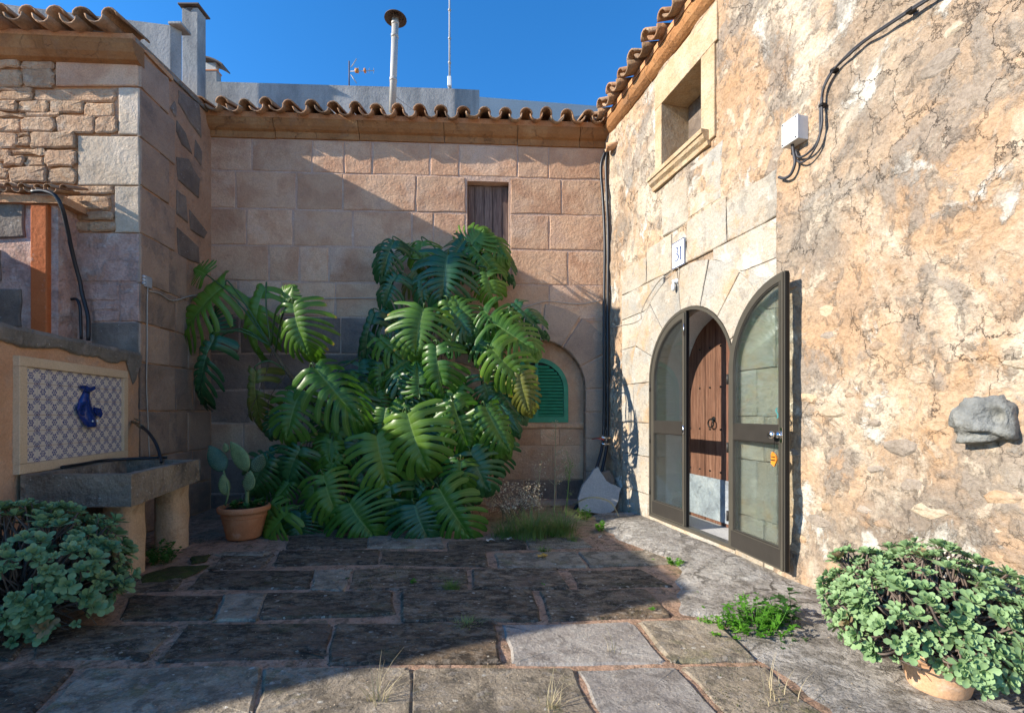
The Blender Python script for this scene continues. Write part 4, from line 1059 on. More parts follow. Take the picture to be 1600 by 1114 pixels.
# coping, irregular lower edge
V = []; F = []; N_ = 90
for i in range(N_+1):
    u = TL*i/N_-.01; w1 = .05*noise.noise(Vector((u*3, 0, 0)))+.02*noise.noise(Vector((u*14, 3, 0)))
    dz = .012*noise.noise(Vector((u*6, 9, 0)))
    drip = -.25*max(0, 1-abs(u-.12)/.12)
    prof = [(.004, ztw-.13+w1+drip), (.016, ztw-.115+w1+drip), (.020, ztw-.03), (.004, ztw+dz), (-.24, ztw+.012+dz), (-.25, ztw-.12)]
    for d, z in prof: V.append(TW.pt(u, z, d))
for i in range(N_):
    for k in range(5):
        a = i*6+k; F.append((a, a+1, a+7, a+6))
mesh('coping', V, F, m_coping, fw)
# tile panel: 10 x 6 tiles in a stone frame
uA, zA = TW.px(40, 573, .02); uB, _ = TW.px(191, 590, .02)
zA = TW.px(40, 573, .02)[1]; zB = TW.px(40, 724, .02)[1]
uA, uB = sorted((uA, uB))
nT, mT = 10, 6; tw_, th_ = (uB-uA)/nT, (zA-zB)/mT
g = G('blue_patterned_tile'); uv = g.n('ShaderNodeTexCoord').outputs['UV']
nz = g.n('ShaderNodeTexNoise', {'Vector': g.vec((1,1,1), True), 'Scale': 40.0}).outputs[1]
uvn = g.n('ShaderNodeVectorMath', {0: uv, 1: g.n('ShaderNodeVectorMath', {0: nz, 3: .10}, operation='SCALE').outputs[0]}, operation='ADD').outputs[0]
sx = g.n('ShaderNodeSeparateXYZ', {0: uvn}); x = g.math('SUBTRACT', g.math('MULTIPLY', sx.outputs[0], 2.0), 1.1); y = g.math('SUBTRACT', g.math('MULTIPLY', sx.outputs[1], 2.0), 1.1)
ax = g.math('ABSOLUTE', x); ay = g.math('ABSOLUTE', y)
r = g.math('SQRT', g.math('ADD', g.math('MULTIPLY', x, x), g.math('MULTIPLY', y, y))); an = g.math('ARCTAN2', y, x)
pet = g.math('ADD', .44, g.math('MULTIPLY', g.math('COSINE', g.math('MULTIPLY', an, 6.0)), .09))
fl_ = g.math('MULTIPLY', g.math('LESS_THAN', r, pet), g.math('GREATER_THAN', g.math('ABSOLUTE', g.math('SUBTRACT', r, .20)), .05))
dg = g.math('ABSOLUTE', g.math('SUBTRACT', ax, ay)); s_ = g.math('ADD', ax, ay)
wv_ = g.math('MULTIPLY', g.math('ABSOLUTE', g.math('SINE', g.math('MULTIPLY', s_, 7.0))), .42)
lf = g.math('MULTIPLY', g.math('LESS_THAN', dg, wv_), g.math('GREATER_THAN', r, .58))
lf = g.math('MULTIPLY', lf, g.math('MAXIMUM', g.math('LESS_THAN', dg, .08), g.math('GREATER_THAN', dg, .15)))
crn = g.math('GREATER_THAN', s_, 1.80)
fig = g.math('MAXIMUM', g.math('MAXIMUM', fl_, lf), g.math('MULTIPLY', crn, .6))
shade = g.ramp(g.noise(g.vec((1,1,1), True), 60, 3), [(.35, .65), (.65, 1.0)])
col = g.mix(g.math('MULTIPLY', fig, shade), (.70,.61,.50,1), (.012,.035,.21,1))
g.set(g.b, 'Base Color', col); g.b.inputs['Roughness'].default_value = .25; g.b.inputs['Specular IOR Level'].default_value = .5
m_azul = g.m
prism('panel_ground', TW.pt, rect(uA-.005, zB-.005, uB+.005, zA+.005), [], -.01, .008, m_mortar, fw)
for j in range(mT):
    for i in range(nT):
        a, b = uA+i*tw_+.0014, uA+(i+1)*tw_-.0014; c, d = zB+j*th_+.0014, zB+(j+1)*th_-.0014; t = .014+random.uniform(-.0008, .0008)
        V = [TW.pt(a, c, .006), TW.pt(b, c, .006), TW.pt(b, d, .006), TW.pt(a, d, .006), TW.pt(a+.001, c+.001, t), TW.pt(b-.001, c+.001, t), TW.pt(b-.001, d-.001, t), TW.pt(a+.001, d-.001, t)]
        o = mesh('wall_tile', V, [(0,1,5,4),(1,2,6,5),(2,3,7,6),(3,0,4,7),(4,5,6,7)], m_azul, fw, uv=[(0,0),(1,0),(1,1),(0,1)]*2)
fwid = .075
for (a, b, c, d) in [(uA-fwid, uB+fwid, zA, zA+fwid), (uA-fwid, uB+fwid, zB-fwid, zB), (uA-fwid, uA, zB, zA), (uB, uB+fwid, zB, zA)]:
    rbox('panel_frame', TW, a+.001, c+.001, b-.001, d-.001, -.01, .034, m_frame, fw, .004)
# blue glazed fish spout
m_fish = plain('cobalt_glazed_ceramic', (.012,.035,.20), .12, nz=.35, scale=25, bump=.2, spec=.7, coat=.6)
fu, fzt = TW.px(140, 608, .05); fub, fzb = TW.px(140, 666, .05)
fish = empty('ceramic_fish', TW.pt(fu, (fzt+fzb)/2, .014), 'glossy cobalt blue ceramic fish spout mounted head down on the tile panel', 'fish sculpture')
Lf = fzt-fzb
sect = [(0,.012,.008,.03,-.020),(.06,.018,.012,.035,-.014),(.16,.022,.016,.04,-.004),(.30,.029,.022,.05,.008),(.45,.036,.030,.06,.014),(.62,.041,.036,.07,.012),(.78,.040,.038,.085,.004),(.90,.034,.034,.105,-.004),(.97,.028,.026,.118,-.008),(1.0,.018,.016,.124,-.010)]
V = []; F = []; n_ = 14
for (s_, wu, wd_, dd, off) in sect:
    for k in range(n_):
        a = 2*math.pi*k/n_; sc_ = 1+.04*math.sin(k*5+s_*60)
        V.append(TW.pt(fu+off*2+wu*2.1*math.cos(a)*sc_, fzt+.02-s_*(Lf+.03), dd*.45+wd_*1.1*math.sin(a)*sc_))
for j in range(len(sect)-1):
    for k in range(n_): F.append((j*n_+k, j*n_+(k+1) % n_, (j+1)*n_+(k+1) % n_, (j+1)*n_+k))
F.append(tuple(range(n_))); F.append(tuple((len(sect)-1)*n_+k for k in range(n_)))
mesh('fish_body', V, F, m_fish, fish, smooth=True)
def fin(name, pts, d0, d1): prism(name, TW.pt, [(fu+a*1.75, fzt-b*Lf) for a, b in pts], [], d0, d1, m_fish, fish)
fin('tail_fin', [(-.012,.08),(-.055,-.02),(-.050,-.10),(-.012,-.04),(.020,-.10),(.055,-.07),(.045,.0),(.014,.08)], .028, .044)
fin('dorsal_fin', [(.02,.30),(.075,.40),(.088,.55),(.075,.68),(.045,.72),(.04,.5)], .045, .060)
fin('side_fin', [(-.03,.48),(-.078,.52),(-.095,.66),(-.080,.78),(-.05,.72),(-.035,.62)], .045, .060)
for s in (-1, 1): lathe('eye', TW.pt(fu-.012+s*.032, fzt-.86*Lf, .085), [(.009, -.002), (.008, .003), (.001, .006)], m_box, fish, seg=8, axis=(TW.n.x, TW.n.y, 0))

# stone trough on two stumps
tr = empty('stone_trough', (-3.1, 3.9, 0), 'dark weathered stone water trough on two round sandstone stumps against the tiled wall', 'trough')
tA = at(205, 744, 3.45); tB = at(313, 718, 4.58); zt_, zlow = .85, .615
wA = TW.pt(TW.px(60, 700)[0], 0, .0)
def tpt(s, t, z):      # s 0..1 near to far, t 0..1 front edge to wall
    p = Vector((tA.x, tA.y)).lerp(Vector((tB.x, tB.y)), s)
    b0 = Vector((-3.62-.2105*(3.44-3.53)+.03, 3.44)); b1 = Vector((-3.62-.2105*(4.62-3.53)+.03, 4.62))
    q_ = b0.lerp(b1, s)
    r_ = p.lerp(q_, t); return Vector((r_.x, r_.y, z))
V = []; F = []
NU, NV = 26, 14
def surf(fn, nu_, nv_):
    b = len(V)
    for j in range(nv_+1):
        for i in range(nu_+1):
            p = fn(i/nu_, j/nv_); k = .010*noise.fractal(p*6, 1, 2, 4)+.006*noise.noise(p*22)
            V.append(p+Vector((k, -k, k*.6)))
    for j in range(nv_):
        for i in range(nu_):
            a = b+j*(nu_+1)+i; F.append((a, a+1, a+nu_+2, a+nu_+1))
hgt = lambda s: zlow+.035*s
surf(lambda a, b: tpt(a, .02*b, hgt(a)+(zt_-hgt(a))*b), 30, 6)                # long front
surf(lambda a, b: tpt(0, a, hgt(0)+(zt_-hgt(0))*b), 22, 6)                    # near end
surf(lambda a, b: tpt(1, a, hgt(1)+(zt_-hgt(1))*b), 22, 6)
surf(lambda a, b: tpt(a, b, hgt(a)), 20, 14)
surf(lambda a, b: tpt(a, .02+.10*b, zt_), 30, 3); surf(lambda a, b: tpt(a, .86+.14*b, zt_), 30, 3)
surf(lambda a, b: tpt(.075*a, .12+.74*b, zt_), 3, 20); surf(lambda a, b: tpt(1-.075*a, .12+.74*b, zt_), 3, 20)
surf(lambda a, b: tpt(.075+.85*a, .12+.03*b, zt_-.15*b), 30, 4); surf(lambda a, b: tpt(.075+.85*a, .86-.03*b, zt_-.15*b), 30, 4)
surf(lambda a, b: tpt(.075+.02*b, .12+.74*a, zt_-.15*b), 20, 4); surf(lambda a, b: tpt(.925-.02*b, .12+.74*a, zt_-.15*b), 20, 4)
surf(lambda a, b: tpt(.095+.81*a, .15+.68*b, zt_-.15), 20, 10)
mesh('basin', V, F, m_trough, tr, smooth=False)
def stump(x0, x1, yb, Y, tp, lab=None):
    a = gnd(x0, yb); b = gnd(x1, yb); r_ = (b.x-a.x)/2*.70; cx_, cy_ = a.x+r_, a.y+.13
    P = []
    for k in range(20):
        t = 2*math.pi*k/20; e = .62
        c_, s_ = math.cos(t), math.sin(t)
        P.append((cx_+r_*math.copysign(abs(c_)**e, c_), cy_+.12*math.copysign(abs(s_)**e, s_)))
    V = []; F = []; hs = [-.01, .1, .2, .3, .4, .5, tp]
    for j, z in enumerate(hs):
        kk = 1+.02*math.sin(j*2.1)
        for (px_, py_) in P: V.append(Vector((cx_+(px_-cx_)*kk+.008*noise.noise(Vector((px_*9, py_*9, z*7))), py_+.008*noise.noise(Vector((px_*9, z*9, 4))), z)))
    for j in range(len(hs)-1):
        for k in range(20): F.append((j*20+k, j*20+(k+1) % 20, (j+1)*20+(k+1) % 20, (j+1)*20+k))
    mesh('stump_leg', V, F, m_leg, tr, smooth=True)
stump(150, 216, 905, 3.7, .625); stump(233, 290, 862, 4.43, .65)
o = block('loose_block', lambda u, z, d: Vector((u, z, d)), [(-3.60,4.02),(-3.36,4.00),(-3.34,4.3),(-3.6,4.3)], -.01, .60, m_trough, tr, bev=.02, seg=2, jit=.01)
# tap with a hose, pipe along the rim
tap = empty('garden_tap', at(212, 662, 4.80), 'old brass tap on the wall end with a black hose dropping into the trough', 'tap')
m_brass = plain('dull_brass', (.30,.24,.15), .4, .7, nz=.3, scale=30)
tube('tap_body', [at(202, 657, 4.93), at(212, 661, 4.80), at(221, 666, 4.72)], .016, m_brass, tap, seg=8)
tube('tap_nut', [at(217, 664, 4.76), at(222, 667, 4.72)], .024, m_brass, tap, seg=6, raw=True)
tube('tap_handle', [at(210, 654, 4.82), at(217, 657, 4.74)], .008, m_brass, tap, seg=6, raw=True)
tube('tap_stem', [at(213, 655, 4.79), at(214, 662, 4.79)], .006, m_brass, tap, seg=6, raw=True)
tube('hose', [at(221, 666, 4.72), at(232, 676, 4.66), at(243, 692, 4.58), at(250, 712, 4.5), at(252, 722, 4.45)], .015, m_blackpipe, tap, seg=8)
o = tube('rim_pipe', [tpt(.28, .93, zt_+.018), tpt(.5, .93, zt_+.018), tpt(.75, .94, zt_+.018), tpt(.97, .55, zt_+.018), tpt(.97, .40, zt_+.018)], .013, m_blackpipe, seg=7); tag(o, 'thin dark pipe lying along the back rim of the trough', 'pipe')

# ------------------------------------------------------------------ roofs beyond
cbh = empty('concrete_building', (-4, 10, 0), 'grey concrete parapet building rising behind the back roof', 'building')
A1 = at(200, 124, 9.3); A2 = at(710, 139, 9.7); A3 = at(749, 141, 10.4)
def slab3(name, a, b, z0, th, mat, parent):
    d = Vector((b.x-a.x, b.y-a.y, 0)).normalized(); nn = Vector((-d.y, d.x, 0))*th
    V = [Vector((a.x, a.y, z0)), Vector((b.x, b.y, z0)), Vector((b.x, b.y, b.z)), Vector((a.x, a.y, a.z))]
    V += [v+nn for v in V]
    return mesh(name, V, [(0,1,2,3),(4,5,6,7),(0,1,5,4),(1,2,6,5),(2,3,7,6),(3,0,4,7)], mat, parent)
slab3('parapet', A1, A2, 0, .25, m_concrete, cbh); slab3('parapet', A2+Vector((.003, 0, 0)), A3, 0, .25, m_concrete, cbh)
wh = empty('white_building', (3, 13, 0), 'white rendered parapet wall behind the corner of the roofs', 'building')
slab3('parapet', at(700, 148, 12.5), at(1010, 172, 14.5), 0, .25, m_concrete_l, wh)
o = slab3('gable_wedge', at(896, 183, 8.6), at(965, 168, 8.9), 4.5, .2, m_concrete, wh)
# block on the left with two chimneys
lb = empty('flat_roof_building', (-7, 8, 0), 'pale concrete block of the neighbouring roof behind the left tiles', 'building')
B0 = at(-80, -4, 7.6); B1 = at(266, 40, 7.9); B2 = at(284, 49, 8.03); B2.z = B1.z
slab3('parapet', B0, B1, 3, .2, m_concrete, lb); slab3('parapet', B1+Vector((.003, 0, 0)), B2, 3, .2, m_concrete, lb)
box('coping', (B1.x-.02, B1.y-.03, B1.z+.002), (B2.x+.10, B2.y+.1, B1.z+.05), m_concrete, lb, bev=.01)
c1 = empty('tall_chimney', at(302, 126, 8.9), 'tall square concrete chimney with a thin slab cap', 'chimney')
p = at(284, 126, 8.9); q_ = at(309, 12, 8.9)
box('shaft', (p.x, 8.9, p.z-1.2), (q_.x, 9.14, q_.z), m_concrete, c1, bev=.01)
box('cap_slab', (p.x-.04, 8.84, q_.z+.012), (q_.x+.05, 9.2, q_.z+.045), m_rust, c1, bev=.006)
prism('vent_mouth', lambda u, z, d: Vector((u, 8.9-d, z)), [(p.x+.08, q_.z-.004), (q_.x-.08, q_.z-.004), ((p.x+q_.x)/2, q_.z-.08)], [], .0, .008, m_rust, c1)
c2 = empty('short_chimney', at(333, 126, 9.6), 'short concrete chimney with a curved tile cap beside the tall one', 'chimney')
p = at(322, 128, 9.6); q_ = at(345, 100, 9.6)
box('shaft', (p.x-.15, 9.6, p.z-1.5), (q_.x-.08, 9.75, q_.z-.12), m_concrete, c2, bev=.01)
box('neck', (p.x-.1, 9.63, q_.z-.118), (q_.x-.11, 9.73, q_.z+.05), m_concrete_l, c2, bev=.01)
box('brick_course', (p.x-.16, 9.59, q_.z-.145), (q_.x-.075, 9.76, q_.z-.119), m_terra, c2)
V = []; F = []
for j, y_ in enumerate((9.54, 9.82)):
    for k in range(7):
        t = math.pi*(.02+.70*k/6); 
        V.append((p.x+.02+.40*math.cos(math.pi*.5-(-.9+1.9*k/6))*1.0*0+(-.16+.50*k/6), y_, q_.z+.13-.16*(k/6)**2.2))
    for k in range(7): V.append((V[j*14+k][0], y_, V[j*14+k][2]-.03))
for k in range(6): F += [(k, k+1, 15+k, 14+k), (7+k, 8+k, 22+k, 21+k), (k, k+1, 8+k, 7+k), (14+k, 15+k, 22+k, 21+k)]
F += [(6, 20, 27, 13), (0, 14, 21, 7)]
mesh('tile_cap', V, F, m_rust, c2)
flu = empty('flue_pipe', at(613, 165, 7.3), 'tall galvanised flue pipe with a conical cap rising from the back roof', 'flue')
p = at(613, 175, 7.3); q_ = at(618, 26, 7.3)
tube('pipe', [p, q_], .052, m_metal_p, flu, seg=16, raw=True)
for y_ in (128, 60, 40): pp = p.lerp(q_, (175-y_)/149); tube('pipe_joint', [pp, pp+Vector((0, 0, .05))], .058, m_metal_p, flu, seg=16, raw=True)
lathe('rain_cap', q_, [(.02, .05), (.075, .035), (.165, -.03), (.17, -.045), (.16, -.04), (.07, .02), (.01, .03)], m_rust, flu, seg=24)
for k in range(3): a = k*2.1+.4; tube('cap_strut', [q_+Vector((.05*math.cos(a), .05*math.sin(a), -.08)), q_+Vector((.12*math.cos(a), .12*math.sin(a), -.01))], .006, m_rust, flu, seg=5, raw=True)
tube('guy_rod', [p.lerp(q_, .18), at(645, 172, 7.6)], .005, m_metal_p, flu, seg=5, raw=True)
mst = empty('antenna_mast', at(702, 137, 9.75), 'thin white vertical mast with a small box on the concrete parapet', 'mast')
tube('mast_pole', [at(702.5, 141, 9.75), at(702.5, -60, 9.75)], .022, m_boxd, mst, seg=8, raw=True, r1=.016)
for y_ in (100, 62, 18): pp = at(702.5, y_, 9.75); tube('mast_joint', [pp, pp+Vector((0, 0, .04))], .030, m_metal_p, mst, seg=8, raw=True)
box('mast_box', at(699, 134, 9.70), at(706, 125, 9.82), m_box, mst, bev=.01)
tva = empty('tv_antenna', at(546, 133, 10), 'small television antenna with orange dipole on the concrete parapet', 'antenna')
tube('antenna_pole', [at(545.5, 137, 10), at(545.5, 96, 10)], .014, m_rust, tva, seg=6, raw=True)
tube('boom', [at(546, 112, 10), at(585, 111, 10)], .008, m_metal_p, tva, seg=5, raw=True)
for x_, h_ in ((560, 5), (570, 4.5), (577, 4), (584, 4)):
    tube('director', [at(x_, 111-h_, 9.9), at(x_, 111+h_, 10.1)], .005, m_metal_p, tva, seg=5, raw=True)
tube('dipole', [at(555, 111, 10), at(560, 111, 10)], .045, plain('orange_plastic', (.6,.25,.06), .5), tva, seg=8, raw=True)
tube('dipole', [at(569, 111, 10), at(571.5, 111, 10)], .045, m_charm, tva, seg=8, raw=True)
for k in range(6):
    tube('reflector_rod', [at(549+k*1.2, 105-k*2, 9.9), at(549+k*1.2+3, 103-k*2, 10.2)], .004, m_metal_p, tva, seg=5, raw=True)
    tube('reflector_rod', [at(549+k*1.2, 118+k*2, 9.9), at(549+k*1.2+3, 120+k*2, 10.2)], .004, m_metal_p, tva, seg=5, raw=True)
tube('reflector_spine', [at(548, 106, 10), at(557, 92, 10)], .006, m_metal_p, tva, seg=5, raw=True); tube('reflector_spine', [at(548, 117, 10), at(557, 131, 10)], .006, m_metal_p, tva, seg=5, raw=True)
# ------------------------------------------------------------------ plants
m_mon = leafmat('monstera_leaf', (.035,.125,.016), (.13,.235,.026), vein=(.16,.27,.06), rough=.38, trans=.28, spec=.4, edge=(.34,.22,.06))
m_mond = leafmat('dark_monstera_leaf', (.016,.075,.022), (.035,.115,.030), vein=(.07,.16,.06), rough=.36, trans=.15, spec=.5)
m_mony = leafmat('yellowing_monstera_leaf', (.07,.12,.02), (.22,.17,.03), vein=(.25,.27,.06), rough=.45, trans=.25, edge=(.36,.18,.05))
m_mstem = plain('green_leaf_stalk', (.055,.11,.03), .5, nz=.3)
m_trunkm = weather('scarred_climbing_stem', [(.09,.06,.035),(.17,.12,.07)], 12, bump=1.0, bscale=30)
m_succ = leafmat('grey_green_succulent', (.16,.27,.11), (.25,.37,.17), rough=.55, trans=.10, spec=.3, ns=6)
m_succd = leafmat('dusky_succulent', (.11,.21,.09), (.21,.32,.15), rough=.5, trans=.10, spec=.35, ns=6)
m_twig = plain('dry_grey_twig', (.16,.12,.095), .9, nz=.4)
m_weed = leafmat('bright_weed_leaf', (.08,.24,.02), (.16,.36,.035), rough=.5, trans=.35, spec=.3)
m_weedd = leafmat('dark_weed_leaf', (.03,.10,.02), (.06,.16,.03), rough=.5, trans=.25, spec=.3)
m_grass = leafmat('grass_blade', (.13,.21,.05), (.32,.34,.13), rough=.6, trans=.25, spec=.2)
m_dry = leafmat('dry_straw', (.36,.29,.17), (.50,.42,.27), rough=.8, trans=.2, spec=.1)
m_seed = leafmat('brown_seed_head', (.42,.31,.20), (.58,.46,.32), rough=.9, trans=.1, spec=.1)
m_cactus = plain('cactus_pad_skin', (.17,.24,.095), .6, nz=.3, scale=16); m_cactusd = plain('dark_cactus_pad', (.06,.12,.07), .55, nz=.3, scale=16)

def monstera_mesh(name, seed, wid=.92, droop=.28, curl=.10, mat=None):
    rd = random.Random(seed); V = []; F = []; UV = []
    NL = rd.choice([10, 11, 11]); SG = 8
    def rib(s): return Vector((.02*math.sin(s*3), s, -droop*s*s))
    for side in (-1, 1):
        for k in range(NL):
            s0, s1 = k/NL, (k+1)/NL
            sm = (s0+s1)/2
            if rd.random() < .05: continue
            env = math.sin(math.pi*min(1, (.22+.80*sm)))**.62 if sm < .97 else .3
            Rr = wid*.56*max(.34, env)*rd.uniform(.92, 1.06)*(1.0-.25*max(0, sm-.75)*4*.5)
            a = R(128-112*sm**.85+rd.uniform(-3, 3))
            split = rd.choice([.14, .22, .30, .42]); gapw = rd.uniform(.30, .52); bend = rd.uniform(-.10, .05); drp = rd.uniform(.6, 1.7)*curl; tw = rd.uniform(-.5, .5)
            base = len(V)
            for j in range(SG+1):
                t = j/SG
                if t <= split: wf = 1.0
                else: wf = 1.0-gapw*min(1, (t-split)/.10)-.10*(t-split)
                if t > .82: wf *= math.sqrt(max(.02, 1-((t-.82)/.20)**2))
                hw = (s1-s0)*.5*wf*(1+1.05*t*(.9 if sm > .25 else 1.35))
                aa = a-.25*t*t+bend*t
                dirv = Vector((math.sin(aa)*side, math.cos(aa), 0)); perp = Vector((-dirv.y*side, dirv.x*side, 0))*-1
                if perp.y < 0: perp = -perp
                along = Vector((0, 1, 0)).lerp(perp, min(1, t*1.6)).normalized()
                c = rib(sm)+dirv*(Rr*t)
                zz = -droop*.0-.55*curl*t*t*drp/curl-.03
                for m, off in ((0, -1), (1, 0), (2, 1)):
                    p = c+along*hw*off
                    p.z = rib(min(1, max(0, sm+off*hw*.8))).z -(.62*drp+.05)*t**2.2 + (.018 if m == 1 else 0)*min(1, t*4) + tw*off*hw*t + .045*math.sin(math.pi*min(1, t*1.5))
                    V.append(p); UV.append((m/2, t))
            for j in range(SG):
                for m in range(2):
                    b = base+j*3+m
                    F.append((b, b+1, b+4, b+3) if side > 0 else (b, b+3, b+4, b+1))
    # terminal lobe
    base = len(V)
    for j in range(5):
        t = j/4; hw = .05*math.sqrt(max(.01, 1-t*t))+.01
        for m, off in ((0, -1), (1, 0), (2, 1)):
            p = rib(1.0)+Vector((off*hw, t*.14-.02, -.1*t*t-.05*t)); V.append(p); UV.append((m/2, .2+.8*t))
    for j in range(4):
        for m in range(2):
            b = base+j*3+m; F.append((b, b+1, b+4, b+3))
    me = bpy.data.meshes.new(name); me.from_pydata(V, [], F)
    l = me.uv_layers.new(name='uv')
    for p in me.polygons:
        for li in p.loop_indices: l.data[li].uv = UV[me.loops[li].vertex_index]
    me.polygons.foreach_set('use_smooth', [True]*len(me.polygons)); me.update()
    return me
MV = [monstera_mesh('monstera_leaf', s, wid=w_, droop=d_, curl=c_) for s, w_, d_, c_ in [(1,.95,.22,.20),(2,.88,.38,.30),(3,1.0,.16,.16),(4,.80,.46,.40),(5,.95,.28,.46),(6,1.02,.30,.26),(7,.86,.14,.36),(8,.92,.5,.22)]]
MEM = {}
def mv(i, mat):
    k = (i, mat.name)
    if k not in MEM:
        me = MV[i].copy(); me.materials.append(mat); MEM[k] = me
    return MEM[k]
mon = empty('monstera_plant', (-1.3, 5.9, 0), 'huge glossy split-leaf climbing plant spreading over the back wall', 'plant')
STEM = catmull([(-1.55,5.85,0),(-1.5,6.0,.6),(-1.35,6.15,1.3),(-1.2,6.25,2.0),(-.95,6.32,2.7),(-.7,6.35,3.3)], 8)
STEM2 = catmull([(-1.9,5.8,0),(-2.1,5.85,.6),(-2.4,5.8,1.3),(-2.75,5.72,1.85),(-2.9,5.7,2.1)], 8)
STEM3 = catmull([(-1.0,5.8,0),(-.6,6.0,.6),(-.4,6.15,1.3),(-.3,6.25,2.2)], 8)
for S_, r_ in ((STEM, .04), (STEM2, .045), (STEM3, .035)): tube('climbing_stem', S_, r_, m_trunkm, mon, raw=True, r1=.02)
def place_leaf(b, t, wpx=None, var=0, mat=None, nh=None, stalk=True):
    b = Vector(b); t = Vector(t); L = (t-b).length
    y = (t-b).normalized(); nh = Vector(nh or (random.uniform(-.25, .25), -1, random.uniform(.25, .75)))
    z = (nh-y*nh.dot(y)).normalized(); x = y.cross(z)
    M = Matrix((x, y, z)).transposed().to_4x4()
    sx = L if wpx is None else wpx/.98
    o = link('leaf', mv(var, mat or m_mon), b, mon); o.rotation_euler = M.to_euler(); o.scale = (sx, L, L)
    if stalk:
        best = min(STEM+STEM2+STEM3, key=lambda p: (p-b+Vector((0, 0, .25))).length)
        mid = (best+b)/2+Vector((0, -.05, .12)); bb = b+z*.0
        pts = catmull([best, mid, b-y*.06+z*.02, b], 4)
        V, F = tube_data(pts, .011, 5, .008); mesh('leaf_stalk', V, F, m_mstem, mon, smooth=True)
    return o
Yf = lambda y: 6.15 if y < 400 else 6.15-(y-400)/450*1.25
#  base x,y, tip x,y, width px, depth (None = by height), depth change at tip, variant, material
big = [
 (352,446,252,524,128,5.82,-.10,2,'m'),(415,450,372,540,125,5.75,-.15,0,'m'),(458,475,472,556,118,5.22,-.06,4,'l'),(336,528,282,626,104,5.65,-.10,1,'d'),(322,430,300,418,70,5.85,0,6,'m'),(400,580,392,682,80,5.6,0,3,'y'),
 (470,612,440,690,98,5.35,-.15,0,'m'),(492,575,575,662,112,5.2,-.1,0,'l'),
 (615,378,592,436,80,6.1,-.1,1,'d'),(660,378,655,420,90,6.2,-.1,3,'m'),(700,398,690,476,118,5.95,-.12,2,'d'),(728,392,752,352,100,6.15,-.12,1,'m'),(738,385,792,432,92,6.05,-.1,0,'m'),
 (620,430,590,480,84,6.05,-.05,1,'d'),(585,490,548,582,86,5.9,-.05,3,'d'),(662,482,648,552,128,5.6,-.18,2,'l'),(760,425,775,470,80,6.0,-.05,3,'m'),
 (755,485,795,510,100,5.85,-.1,1,'m'),(682,540,690,622,134,5.5,-.16,0,'l'),(770,505,846,545,110,5.7,-.1,2,'m'),(768,545,832,604,112,5.45,-.12,1,'l'),(812,585,828,652,70,5.45,0,3,'y'),
 (636,645,668,742,142,5.1,-.12,0,'l'),(588,680,612,768,124,5.15,-.15,2,'m'),(708,628,742,706,106,5.3,-.1,1,'m'),(758,635,802,708,106,5.4,-.1,3,'m'),(752,585,775,640,80,5.6,0,1,'d'),
 (686,762,742,852,112,4.92,-.12,0,'l'),(546,785,586,842,118,4.95,-.1,2,'m'),(505,742,528,812,112,5.0,-.15,1,'m'),(648,788,672,850,120,4.9,-.1,2,'d'),(452,800,398,850,92,4.9,-.1,1,'m'),
 (735,705,768,770,100,5.3,-.1,2,'d'),(560,730,600,790,110,5.2,-.1,3,'d'),(640,590,620,660,100,5.6,0,2,'d'),(470,700,440,760,100,5.3,-.1,1,'d'),(545,640,560,720,90,5.5,-.1,2,'d'),
 (420,715,385,775,90,5.3,-.1,3,'d'),(610,550,590,620,100,5.8,-.05,1,'d'),(700,470,735,540,90,5.9,-.05,3,'m'),(785,690,770,748,80,5.5,0,1,'d'),(720,720,725,780,90,5.1,-.1,3,'m'),
 (640,700,640,770,110,5.4,-.1,1,'d'),(610,760,618,830,100,5.1,-.1,3,'d'),(470,800,470,850,90,5.1,-.1,2,'d'),(520,690,505,760,100,5.4,-.1,0,'m'),
 (445,470,455,445,60,5.3,-.05,3,'l'),(640,400,625,380,70,6.2,0,1,'m'),(340,520,320,470,60,5.8,0,3,'d'),(655,615,650,560,70,5.5,0,4,'l'),
]
ML = {'m': m_mon, 'l': m_mon, 'd': m_mond, 'y': m_mony}
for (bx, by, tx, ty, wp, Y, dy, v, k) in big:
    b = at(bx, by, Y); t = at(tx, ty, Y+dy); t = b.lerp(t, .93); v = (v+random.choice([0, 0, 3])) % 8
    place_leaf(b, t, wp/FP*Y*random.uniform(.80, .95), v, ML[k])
rd = random.Random(11)
fill = 0
while fill < 80:
    x = rd.uniform(410, 815); y = rd.uniform(400, 845)
    # rough outline of the mass
    lft = 610 if y < 480 else (585 if y < 600 else (510 if y < 680 else 400)); rgt = 780 if y < 470 else (820 if y < 690 else (780 if y < 740 else 745))
    if not (lft < x < rgt): continue
    Y = 6.3-(y-380)/460*1.05+rd.uniform(-.12, .1)
    a = R(rd.uniform(-150, -30)); Lp = rd.uniform(38, 72)
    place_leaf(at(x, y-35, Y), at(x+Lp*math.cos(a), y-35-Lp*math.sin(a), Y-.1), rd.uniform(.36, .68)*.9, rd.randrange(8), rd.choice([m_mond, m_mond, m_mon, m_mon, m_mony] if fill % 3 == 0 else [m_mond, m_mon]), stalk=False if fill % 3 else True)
    fill += 1

AV, AF = [], []
for k in range(34):
    S_ = rd.choice([STEM, STEM2, STEM3]); p = rd.choice(S_[6:]); q_ = p+Vector((rd.uniform(-.25, .25), rd.uniform(-.25, -.02), -rd.uniform(.4, 1.2)))
    q_.z = max(.02, q_.z)
    tube_data(catmull([p, p.lerp(q_, .5)+Vector((rd.uniform(-.08, .08), rd.uniform(-.12, 0), -.05)), q_], 5), .006, 4, .004, AV, AF, cap=False)
tag(mesh('aerial_roots', AV, AF, m_trunkm, mon, smooth=True), kind='stuff')

